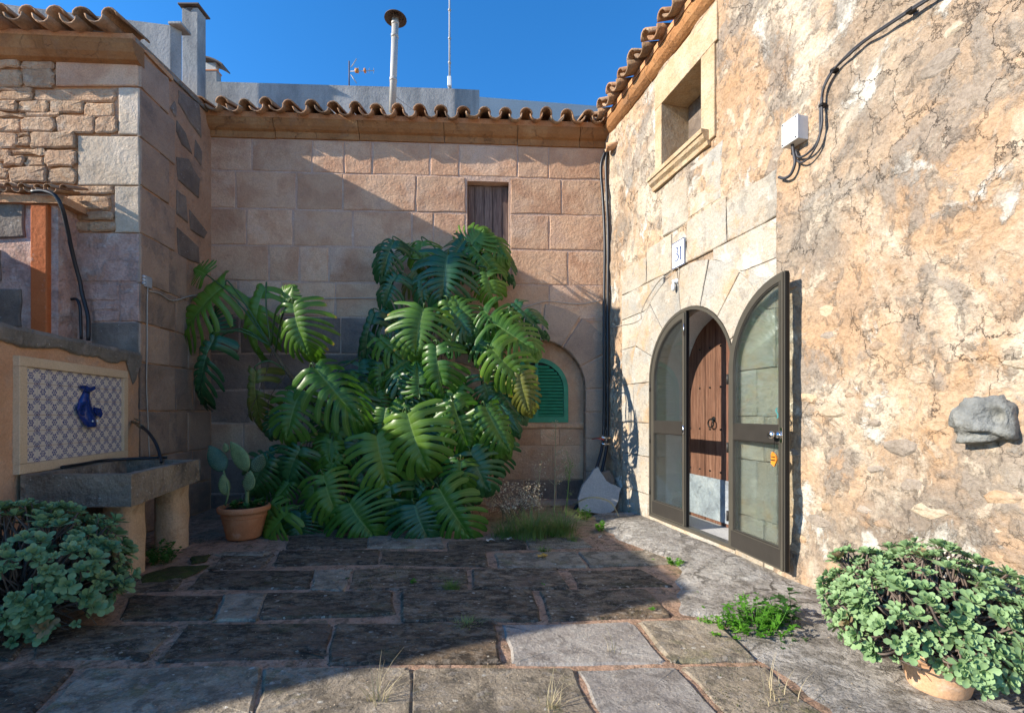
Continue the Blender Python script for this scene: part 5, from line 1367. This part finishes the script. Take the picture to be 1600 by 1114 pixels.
# --- succulents
def rosette_mesh(name, seed, n=12):
    rd = random.Random(seed); V = []; F = []
    for k in range(n):
        ring = k/n; a = k*2.39996+rd.uniform(-.2, .2); el = R(8+68*ring+rd.uniform(-12, 12)); L = (1.0-.45*ring)*rd.uniform(.85, 1.1); w_ = .27*(1-.25*ring)*rd.uniform(.9, 1.15)
        d = Vector((math.cos(a)*math.cos(el), math.sin(a)*math.cos(el), math.sin(el))); s = Vector((-math.sin(a), math.cos(a), 0)); nn = d.cross(s)*-1
        if nn.z < 0: nn = -nn
        b = len(V)
        V += [d*.05, d*L*.35+s*w_*.45+nn*.03, d*L*.35-s*w_*.45+nn*.03, d*L*.75+s*w_*1.0+nn*.07, d*L*.75-s*w_*1.0+nn*.07, d*L+s*w_*.42+nn*.05, d*L-s*w_*.42+nn*.05, d*L*.7+nn*-.02]
        F += [(b, b+1, b+7), (b, b+7, b+2), (b+1, b+3, b+7), (b+2, b+7, b+4), (b+3, b+5, b+7), (b+5, b+6, b+7), (b+6, b+4, b+7)]
    me = bpy.data.meshes.new(name); me.from_pydata(V, [], F); me.polygons.foreach_set('use_smooth', [True]*len(me.polygons)); me.update()
    return me
RS = {m.name: [rosette_mesh('rosette', s) for s in range(5)] for m in (m_succ, m_succd)}
m_succdead = leafmat('withered_succulent_leaf', (.20,.15,.08), (.32,.24,.13), rough=.9)
DEAD = []
for me_ in RS[m_succ.name][:2]:
    d_ = me_.copy(); d_.materials.clear(); d_.materials.append(m_succdead); DEAD.append(d_)
for mn, l in RS.items():
    for me in l: me.materials.append(bpy.data.materials[mn])
def succulent(root, c, rx, ry, rz, n, size, mat, seed, zmin=.02, holes=(), up=.6):
    rd = random.Random(seed); c = Vector(c); rest = []; tw = []
    TV, TF = [], []
    cnt = 0
    for k in range(n*3):
        if cnt >= n: break
        z = rd.uniform(-.55, 1); a = rd.uniform(0, 2*math.pi); q_ = math.sqrt(max(0, 1-z*z))
        p = Vector((q_*math.cos(a), q_*math.sin(a), z)); bump = 1+.22*noise.noise(p*2.3+Vector((seed, 0, 0)))+.10*noise.noise(p*6)
        if noise.noise(p*3.1+Vector((seed*3, 5, 1))) < (-.20 if c.x > 0 else -.28) and rd.random() < .9: continue
        P = c+Vector((p.x*rx, p.y*ry, p.z*rz))*bump*(1 if rd.random() < .75 else rd.uniform(.75, .95))
        if P.z < zmin+.03: continue
        if P.x > 2.98-.25*P.y and c.x > 0: P.x = 2.98-.25*P.y-rd.uniform(0, .05)
        nrm = Vector((p.x/rx, p.y/ry, p.z/rz)).normalized(); nrm = (nrm+Vector((rd.uniform(-.4, .4), rd.uniform(-.4, .4), up+rd.uniform(-.2, .3)))).normalized()
        vi = rd.randrange(5); stuffed = cnt >= 290
        qn = Vector((0, 0, 1)).rotation_difference(nrm); e = (qn.to_matrix() @ Matrix.Rotation(rd.uniform(0, 6.28), 3, 'Z')).to_euler()
        s = size*rd.uniform(.45, 1.25)
        if not stuffed:
            o = link('rosette', DEAD[vi % 2] if rd.random() < .05 else RS[mat.name][vi], P, root); o.rotation_euler = e; o.scale = (s, s, s)
        else: rest.append((vi, Matrix.Translation(P) @ e.to_matrix().to_4x4() @ Matrix.Scale(s, 4)))
        cnt += 1
        inner = c+Vector((p.x*rx*.45+rd.uniform(-.08, .08), p.y*ry*.45+rd.uniform(-.08, .08), p.z*rz*.3-rz*.2))
        mid = inner.lerp(P, .55)+Vector((rd.uniform(-.07, .07), rd.uniform(-.07, .07), rd.uniform(-.06, .02)))
        tube_data(catmull([inner, mid, P], 3), .006, 4, .004, TV, TF, cap=False)
    if rest:
        RV, RF = [], []
        for vi, mm in rest:
            me = RS[mat.name][vi]; b = len(RV); RV += [mm @ v.co for v in me.vertices]; RF += [tuple(b+i for i in p.vertices) for p in me.polygons]
        tag(mesh('rosettes', RV, RF, mat, root, smooth=True), kind='stuff')
    for k in range(160):
        a = rd.uniform(0, 6.28); P = c+Vector((rx*.85*math.cos(a), ry*.85*math.sin(a), rd.uniform(-.6, .1)*rz)); i_ = c+Vector((.2*rx*math.cos(a+.5), .2*ry*math.sin(a+.5), -.3*rz))
        if P.z < zmin: P.z = zmin+.02
        if P.x > 2.98-.25*P.y and c.x > 0: continue
        tube_data(catmull([i_, i_.lerp(P, .5)+Vector((rd.uniform(-.08, .08), rd.uniform(-.08, .08), rd.uniform(-.03, .08))), P], 3), .005, 4, .002, TV, TF, cap=False)
    tag(mesh('twigs', TV, TF, m_twig, root, smooth=True), kind='stuff')
lc = (-2.97, 2.86, .28)
ls = empty('succulent_bush', (lc[0], lc[1], 0), 'large dusky green succulent bush in the left foreground below the trough', 'plant')
succulent(ls, lc, .54, .40, .44, 640, .066, m_succd, 3, up=.5)
rc = Vector((1.95, 2.03, 0))
pot2 = empty('clay_pot', (rc.x, rc.y+.14, 0), 'pale clay pot almost hidden under the right succulent', 'pot')
lathe('pot_body', (rc.x, rc.y+.14, .012), [(.001, 0), (.10, 0), (.115, .05), (.14, .15), (.15, .18), (.165, .18), (.17, .225), (.15, .225), (.145, .19), (.001, .19)], m_terra_l, pot2, seg=28)
lathe('pot_soil', (rc.x, rc.y+.14, .012), [(.143, .195), (.08, .205), (.001, .21)], m_soil, pot2, seg=20)
rs = empty('potted_succulent', (rc.x, rc.y+.14, .2), 'large sunlit grey-green succulent spilling over its pot at the right wall', 'plant')
succulent(rs, (rc.x+.01, rc.y+.20, .36), .40, .37, .29, 640, .047, m_succ, 8, zmin=.10, up=.55)

# --- prickly pear in a terracotta pot
pc_ = gnd(366, 848); pc_.y += .18
pot = empty('terracotta_pot', (pc_.x, pc_.y, 0), 'terracotta pot with a rolled rim holding the prickly pear', 'pot')
lathe('pot_body', (pc_.x, pc_.y, .012), [(.001, 0), (.155, 0), (.165, .02), (.20, .18), (.213, .25), (.218, .27), (.24, .272), (.247, .285), (.247, .315), (.238, .33), (.222, .33), (.215, .29), (.001, .28)], m_terra, pot, seg=36)
lathe('pot_band', (pc_.x, pc_.y, .012), [(.207, .215), (.214, .222), (.212, .232), (.206, .226)], m_terra, pot, seg=36)
lathe('pot_soil', (pc_.x, pc_.y, .012), [(.214, .295), (.1, .31), (.001, .315)], m_soil, pot, seg=24)
pp = empty('prickly_pear', (pc_.x, pc_.y, .31), 'prickly pear cactus with flat oval pads in the terracotta pot', 'cactus')
def pad(x0, y0, x1, y1, wpx, Y, mat, yaw=0):
    a = at(x0, y0, Y); b = at(x1, y1, Y); L = (b-a).length; w_ = wpx/FP*Y/2; up_ = (b-a).normalized(); sd = Vector((math.cos(yaw), math.sin(yaw), 0)); sd = (sd-up_*sd.dot(up_)).normalized(); nn = up_.cross(sd)
    V = []; F = []; n_ = 14
    for j in range(11):
        t = j/10; r_ = max(.02, math.sin(math.pi*min(1, t**.82)))**.75 if 0 < j < 10 else .06; r_ = min(1, r_)
        for k in range(n_):
            A = 2*math.pi*k/n_; V.append(a+up_*L*t+sd*w_*r_*math.cos(A)+nn*.018*(r_**.6)*math.sin(A)+nn*.01*math.sin(t*3))
    for j in range(10):
        for k in range(n_): F.append((j*n_+k, j*n_+(k+1) % n_, (j+1)*n_+(k+1) % n_, (j+1)*n_+k))
    F += [tuple(range(n_)), tuple(10*n_+k for k in range(n_))]
    p = mesh('cactus_pad', V, F, mat, pp, smooth=True)
    SV, SF = [], []
    for j in range(1, 9):
        for k in range(-3, 4):
            t = j/9+.03*(k % 2); w2 = w_*math.sin(math.pi*min(1, t**.82))**.75*.9
            c = a+up_*L*t+sd*w2*k/3.5
            for s in (-1, 1):
                cc = c+nn*.019*s*math.sqrt(max(.05, 1-(k/3.7)**2)); b_ = len(SV)
                SV += [cc+sd*.003, cc-sd*.003, cc+up_*.003, cc+nn*s*.011]; SF += [(b_, b_+1, b_+3), (b_+1, b_+2, b_+3), (b_+2, b_, b_+3)]
    tag(mesh('spines', SV, SF, m_dry, p), kind='stuff')
Yp = pc_.y-.03
pad(350,737,327,696,27,Yp+.05,m_cactusd,.3); pad(387,736,360,690,28,Yp,m_cactus,-.1); pad(398,738,410,709,22,Yp+.05,m_cactusd,.6); pad(352,774,348,741,17,Yp,m_cactus,.4); pad(386,768,391,735,24,Yp-.02,m_cactus,-.3); pad(353,707,351,692,11,Yp+.02,m_cactus,0)
tube('cactus_stem', [at(352, 790, Yp), at(357, 765, Yp), at(349, 735, Yp+.04)], .010, m_cactus, pp); tube('cactus_stem', [at(386, 790, Yp), at(386, 765, Yp)], .02, m_cactus, pp)

# --- leafy clumps and grasses: one mesh each, hundreds of small blades
def leaf_quads(V, F, p, d, L, w_, rd):
    d = d.normalized(); s = d.cross(Vector((rd.uniform(-.3, .3), rd.uniform(-.3, .3), 1)))
    s = s.normalized() if s.length > 1e-3 else Vector((1, 0, 0)); u = s.cross(d)
    b = len(V); V += [p, p+d*L*.45+s*w_*.5+u*w_*.1, p+d*L*.5-u*w_*.05, p+d*L*.45-s*w_*.5+u*w_*.1, p+d*L+u*-.1*L]
    F += [(b, b+1, b+2), (b, b+2, b+3), (b+1, b+4, b+2), (b+2, b+4, b+3)]
def clump(name, c, r, h, n, ls_, mat, label, cat, seed, group=None, flat=.5, parent=None, kind=None, wr=.6):
    rd = random.Random(seed); c = Vector(c); V = []; F = []
    stems = max(3, n//14)
    for k in range(stems):
        a = rd.uniform(0, 6.28); rr = r*math.sqrt(rd.random()); top_ = c+Vector((rr*math.cos(a), rr*math.sin(a), h*rd.uniform(.5, 1)*(1-.5*(rr/r)**2))); b = c+Vector((rr*.5*math.cos(a), rr*.5*math.sin(a), 0))
        pts = catmull([b, b.lerp(top_, .5)+Vector((rd.uniform(-.02, .02), rd.uniform(-.02, .02), 0)), top_], 3)
        tube_data(pts, .0025, 3, .0015, V, F, cap=False)
        for m in range(n//stems):
            p = pts[0].lerp(pts[-1], rd.uniform(.15, 1)); aa = rd.uniform(0, 6.28)
            leaf_quads(V, F, p, Vector((math.cos(aa), math.sin(aa), rd.uniform(-.1, flat*1.6))), ls_*rd.uniform(.6, 1.2), ls_*wr*rd.uniform(.7, 1.1), rd)
    return tag(mesh(name, V, F, mat, parent, origin=c), label, cat, group, kind)
def grass(name, c, r, h, n, mat, label, cat, seed, arch_=1.15, w_=.003, group=None, parent=None, kind=None):
    rd = random.Random(seed); c = Vector(c); V = []; F = []
    for k in range(n):
        a = rd.uniform(0, 6.28); rr = r*rd.random(); p = c+Vector((rr*math.cos(a), rr*math.sin(a), 0)); a2 = a+rd.uniform(-.8, .8); L = h*rd.uniform(.5, 1.1)
        d = Vector((math.cos(a2), math.sin(a2), 0)); s = Vector((-d.y, d.x, 0)); ar = arch_*rd.uniform(.3, 1.2); b = len(V)
        for j in range(5):
            t = j/4; q_ = p+d*L*ar*t*t+Vector((0, 0, L*(t-.35*ar*t*t))); ww = w_*(1-t*.9)
            V += [q_+s*ww, q_-s*ww]
        for j in range(4): F.append((b+2*j, b+2*j+1, b+2*j+3, b+2*j+2))
    return tag(mesh(name, V, F, mat, parent, origin=c), label, cat, group, kind)
clump('weed_leaves', (pc_.x, pc_.y, .30), .22, .13, 210, .062, m_weedd, None, None, 21, parent=pp, kind='stuff', wr=.7)
for (x, y, r, h, n, l, m, lab, s) in [
  (1055,884,.075,.085,130,.030,m_weed,'bright green weed clump on the pale concrete in front of the doorway',31),
  (1140,890,.06,.07,70,.026,m_weed,'low row of green weeds at the foot of the door frame',32),
  (941,829,.10,.13,150,.040,m_weed,'bright leafy weed near the corner, right of the grass',33),
  (912,812,.10,.20,140,.045,m_weed,'taller green weed just left of the corner weed',34),
  (1183,988,.21,.24,680,.038,m_weed,'lush bright green weed beside the right succulent',35),
  (1225,980,.10,.30,60,.075,m_weedd,'broad-leaved dark weed between the bright weeds and the clay pot',36),
  (1128,985,.16,.06,320,.024,m_weed,'creeping low weeds at the left edge of the bright patch',37),
  (1240,1010,.16,.05,220,.022,m_weedd,'creeping dark weeds in front of the right succulent',38),
  (252,880,.14,.24,260,.05,m_weedd,'leafy green weed between the two trough stumps',39),
  (272,835,.03,.33,14,.075,m_weedd,'single upright weed with one round leaf beside the far stump',40),
  (1018,955,.02,.04,26,.02,m_weed,'tiny green sprout on the sunlit paving left of the weeds',41),
  (1092,930,.02,.04,22,.02,m_weed,'tiny green sprout near the edge of the pale concrete',42),
  (1018,876,.02,.035,22,.018,m_weed,'tiny green sprout at the tip of the shaded paving',43),
  (646,912,.02,.05,16,.03,m_weed,'tiny two-leaved sprout in a paving joint, centre left',44),
  (848,916,.02,.025,18,.016,m_weed,'tiny sprout in the joint between two dark flagstones',46),
  (1008,812,.04,.10,26,.03,m_weedd,'small weed at the left foot of the door surround',45)]:
    clump('weed', gnd(x, y), r, h, n, l, m, lab, 'weed', s, group='weeds growing in the courtyard')
clump('weed', tpt(1.02, .62, .66), .14, .22, 200, .035, m_weedd, 'dark bushy weed growing at the back corner of the trough', 'weed', 50, group='weeds growing in the courtyard')
for (x, y, r, h, n, m, lab, s) in [
  (706,920,.06,.07,120,m_grass,'fine blue-green grass tuft on the dark paving, centre',61),
  (729,978,.09,.05,110,m_grass,'flat grass tuft in the joint left of the pale flagstone',62),
  (850,862,.07,.06,90,m_grass,'small grass tuft behind the fallen leaf',63),
  (895,846,.05,.12,60,m_grass,'small upright grass tuft at the end of the grass patch',64),
  (830,838,.22,.36,620,m_grass,'arching long grass beside the big plant',65),
  (875,834,.18,.30,420,m_grass,'arching long grass tuft further right, before the weeds',66),
  (790,838,.15,.20,240,m_grass,'shaded grass at the right foot of the big plant',67)]:
    grass('grass_tuft', gnd(x, y), r, h, n, m, lab, 'grass tuft', s, group='grass tufts in the courtyard')
for (x, y, r, h, n, lab, s) in [(592,1100,.05,.20,26,'straw-dry grass with bent blades at the bottom edge, left',71),(860,1110,.08,.16,26,'sparse dry grass with long blades at the bottom edge, centre',72),(960,1020,.04,.22,5,'a few thin dry straws lying over the pale flagstone',73),(1215,1095,.10,.18,16,'dry brown stalks at the bottom edge right of centre',74),(1535,1100,.09,.22,26,'dry straw bent around the clay pot',75)]:
    grass('dry_grass', gnd(x, y), r, h, n, m_dry, lab, 'dry grass', s, arch_=1.0, w_=.0022, group='dry grasses in the foreground')
# dry twiggy bush and tall dry stalks
def dry_stalk(c, h, n, label, seed, lean=(0, 0), spread=.12, heads=18, mat=m_seed, st=m_dry):
    rd = random.Random(seed); c = Vector(c); V = []; F = []
    root = empty('dry_stalk', c, label, 'dry weed', 'dry flowering stalks by the back wall')
    top_ = c+Vector((lean[0], lean[1], h)); main = catmull([c, c.lerp(top_, .5)+Vector((rd.uniform(-.03, .03), 0, 0)), top_], 6)
    tube_data(main, .009, 5, .004, V, F); tips = [top_]
    for k in range(n):
        p = main[int(len(main)*rd.uniform(.35, .97))-1]; a = rd.uniform(0, 6.28); q_ = p+Vector((spread*math.cos(a), spread*.6*math.sin(a), rd.uniform(.06, .2)))*rd.uniform(.5, 1.2)
        tube_data(catmull([p, p.lerp(q_, .5)+Vector((0, 0, -.01)), q_], 3), .0042, 4, .003, V, F, cap=False); tips.append(q_)
    mesh('stem', V, F, st, root, smooth=True)
    V, F = [], []
    for q_ in tips:
        for m in range(heads):
            p = q_+Vector([rd.gauss(0, .022) for _ in range(3)]); leaf_quads(V, F, p, Vector([rd.uniform(-1, 1) for _ in range(3)]), .020, .013, rd)
    tag(mesh('seed_heads', V, F, mat, root), kind='stuff')
dry_stalk(gnd(866, 806), 1.15, 16, 'tallest pale dry stalk with feathery seed heads before the green shutter', 81, lean=(.02, 0), spread=.16)
dry_stalk(gnd(842, 812), .72, 6, 'straight dry stalk left of the tallest one', 82, lean=(.03, 0), spread=.05, heads=10)
dry_stalk(gnd(884, 806), .70, 9, 'thin green-grey stalk right of the tallest one', 83, lean=(.06, 0), spread=.08, mat=m_grass, st=m_grass)
db = empty('dry_bush', gnd(795, 822), 'low brown dried-out bush full of seed heads beside the big plant', 'dry bush')
rd = random.Random(5); V, F, V2, F2 = [], [], [], []; c = gnd(800, 818)
for k in range(46):
    a = rd.uniform(0, 6.28); q_ = c+Vector((.34*math.cos(a)*rd.random()**.5, .16*math.sin(a), rd.uniform(.18, .44)))
    tube_data(catmull([c+Vector((rd.uniform(-.12, .12), rd.uniform(-.05, .05), 0)), c.lerp(q_, .5)+Vector((0, 0, .05)), q_], 3), .003, 4, .0015, V, F, cap=False)
    for m in range(34): leaf_quads(V2, F2, q_+Vector([rd.gauss(0, .035) for _ in range(3)]), Vector([rd.uniform(-1, 1) for _ in range(3)]), .026, .018, rd)
mesh('twigs', V, F, m_twig, db, smooth=True); tag(mesh('seed_heads', V2, F2, m_seed, db), kind='stuff')
o = tube('fallen_frond', [gnd(895, 800)+Vector((0, 0, .10)), at(915, 778, 5.75), at(935, 777, 5.7), at(955, 785, 5.7), at(967, 806, 5.7)], .006, m_dry, seg=5); tag(o, 'bleached dry stem arching over the foot of the grey slab', 'dry stem')
V, F = [], []
for i in range(60):
    t = i/59; P = catmull([gnd(895, 800)+Vector((0, 0, .10)), at(915, 778, 5.75), at(935, 777, 5.7), at(955, 785, 5.7), at(967, 806, 5.7)], 15)[i]
    for s in (-1, 1): leaf_quads(V, F, P, Vector((rd.uniform(-.3, .3), s*.8, -.7)), .035, .006, rd)
tag(mesh('frond_fringe', V, F, m_dry, o), kind='stuff')
# moss patches and small litter
def moss(pts, label, seed, mat, h=.008):
    P = [gnd(x, y) for x, y in pts]; c = sum(P, Vector())/len(P); V = [c+Vector((0, 0, h+.014))]; F = []; rd = random.Random(seed)
    Q = rough_poly([(p.x, p.y) for p in P], 4, .02); n = len(Q)
    for k, z in ((.55, h+.014), (.85, h*.7+.012), (1.0, .004)):
        for (x, y) in Q: V.append(Vector((c.x+(x-c.x)*k, c.y+(y-c.y)*k, z+.003*rd.uniform(-1, 1))))
    for i in range(n):
        j = (i+1) % n; F.append((0, 1+i, 1+j))
        for k in range(2): F.append((1+k*n+i, 1+k*n+j, 1+(k+1)*n+j, 1+(k+1)*n+i))
    return tag(mesh('moss', V, F, mat, smooth=True), label, 'moss', None, 'stuff')
m_moss = weather('dark_moss', [(.030,.045,.010),(.065,.080,.018),(.09,.07,.035)], 14, patches=[(10,.5,.6,(.05,.04,.025),.6)], bump=1.0, bscale=60, fine=.4)
moss([(222,898),(270,886),(326,884),(300,900),(250,912),(216,914)], 'patch of dark green moss on the ground in front of the trough stumps', 1, m_moss)
moss([(300,872),(330,868),(322,878),(296,882)], 'small patch of moss left of the terracotta pot', 2, m_moss)
def fallen(x, y, s, mat, lab, seed):
    rd = random.Random(seed); c = gnd(x, y); V = [c+Vector((0, 0, .03))]; F = []; a0 = rd.uniform(0, 6.28)
    for k in range(14):
        a = a0+k*2*math.pi/14; r_ = s*(1 if k % 2 else .68)*(1.3 if k in (0, 1, 13) else 1); V.append(c+Vector((r_*math.cos(a), r_*.8*math.sin(a), .020+.022*abs(math.sin(a*1.5)))))
    for k in range(14): F.append((0, 1+k, 1+(k+1) % 14))
    tag(mesh('fallen_leaf', V, F, mat), lab, 'leaf', 'fallen leaves on the paving')
m_yl = leafmat('ochre_dead_leaf', (.55,.30,.06), (.62,.40,.12), rough=.7, trans=.2); m_pl = leafmat('pale_dead_leaf', (.45,.38,.30), (.55,.48,.40), rough=.8, trans=.1)
fallen(846, 873, .052, m_yl, 'ochre fallen leaf lying alone on the dark paving', 1); fallen(765, 848, .045, m_pl, 'pale curled leaf at the right foot of the big plant', 2); fallen(796, 846, .035, m_pl, 'small pale leaf right of the curled one', 3)
fallen(938, 843, .03, m_pl, 'small pale leaf near the corner weeds', 4); fallen(1230, 858+80, .03, m_pl, 'pale dry leaf among the bright weeds', 5)
V, F = [], []; rd = random.Random(9)
for k in range(1500):
    if rd.random() < .55: x, y = rd.uniform(300, 1000), rd.uniform(800, 862)
    else: x, y = rd.uniform(0, 1500), rd.uniform(850, 1114)
    c = gnd(x, y); 
    if c.x > 2.9-.25*c.y: continue
    c.z = .020+(.03 if c.x > 2.0-.2*c.y else 0); leaf_quads(V, F, c, Vector((rd.uniform(-1, 1), rd.uniform(-1, 1), rd.uniform(-.1, .3))), rd.uniform(.004, .014), rd.uniform(.003, .008), rd)
tag(mesh('leaf_litter', V, F, m_seed), 'scattered dry bits and crumbs over the paving', 'litter', None, 'stuff')

# creeping green bits along the paving joints
V, F = [], []; rd = random.Random(17); cnt = 0
while cnt < 5200:
    x = rd.uniform(-3.2, 2.2); y = rd.uniform(2.0, 4.9)
    if noise.noise(Vector((x*1.4, y*1.4, 3))) + .5*noise.noise(Vector((x*6, y*6, 8))) < .30: continue
    if x > 2.75-.25*y: continue
    leaf_quads(V, F, Vector((x, y, .006+rd.uniform(0, .006))), Vector((rd.uniform(-1, 1), rd.uniform(-1, 1), rd.uniform(.1, 1.0))), rd.uniform(.004, .011), rd.uniform(.003, .006), rd); cnt += 1
tag(mesh('creeping_moss', V, F, m_moss), 'low green moss specks growing along the paving joints', 'moss', None, 'stuff')
for (x, y, r, h, n, l, m, lab, s) in [
  (985,806,.05,.08,60,.022,m_weed,'small green weed between the leaning slab and the door surround',51),
  (1205,925,.03,.05,30,.02,m_weed,'tiny weed on the concrete just below the open door leaf',52),
  (870,838,.10,.10,120,.03,m_weed,'bright low weed in front of the tall dry stalks',53),
  (540,905,.02,.02,16,.014,m_weedd,'tiny dark sprout between flagstones left of centre',54),
  (1100,955,.03,.04,26,.018,m_weed,'tiny sprout left of the creeping weeds',55)]:
    clump('weed', gnd(x, y), r, h, n, l, m, lab, 'weed', s, group='weeds growing in the courtyard')
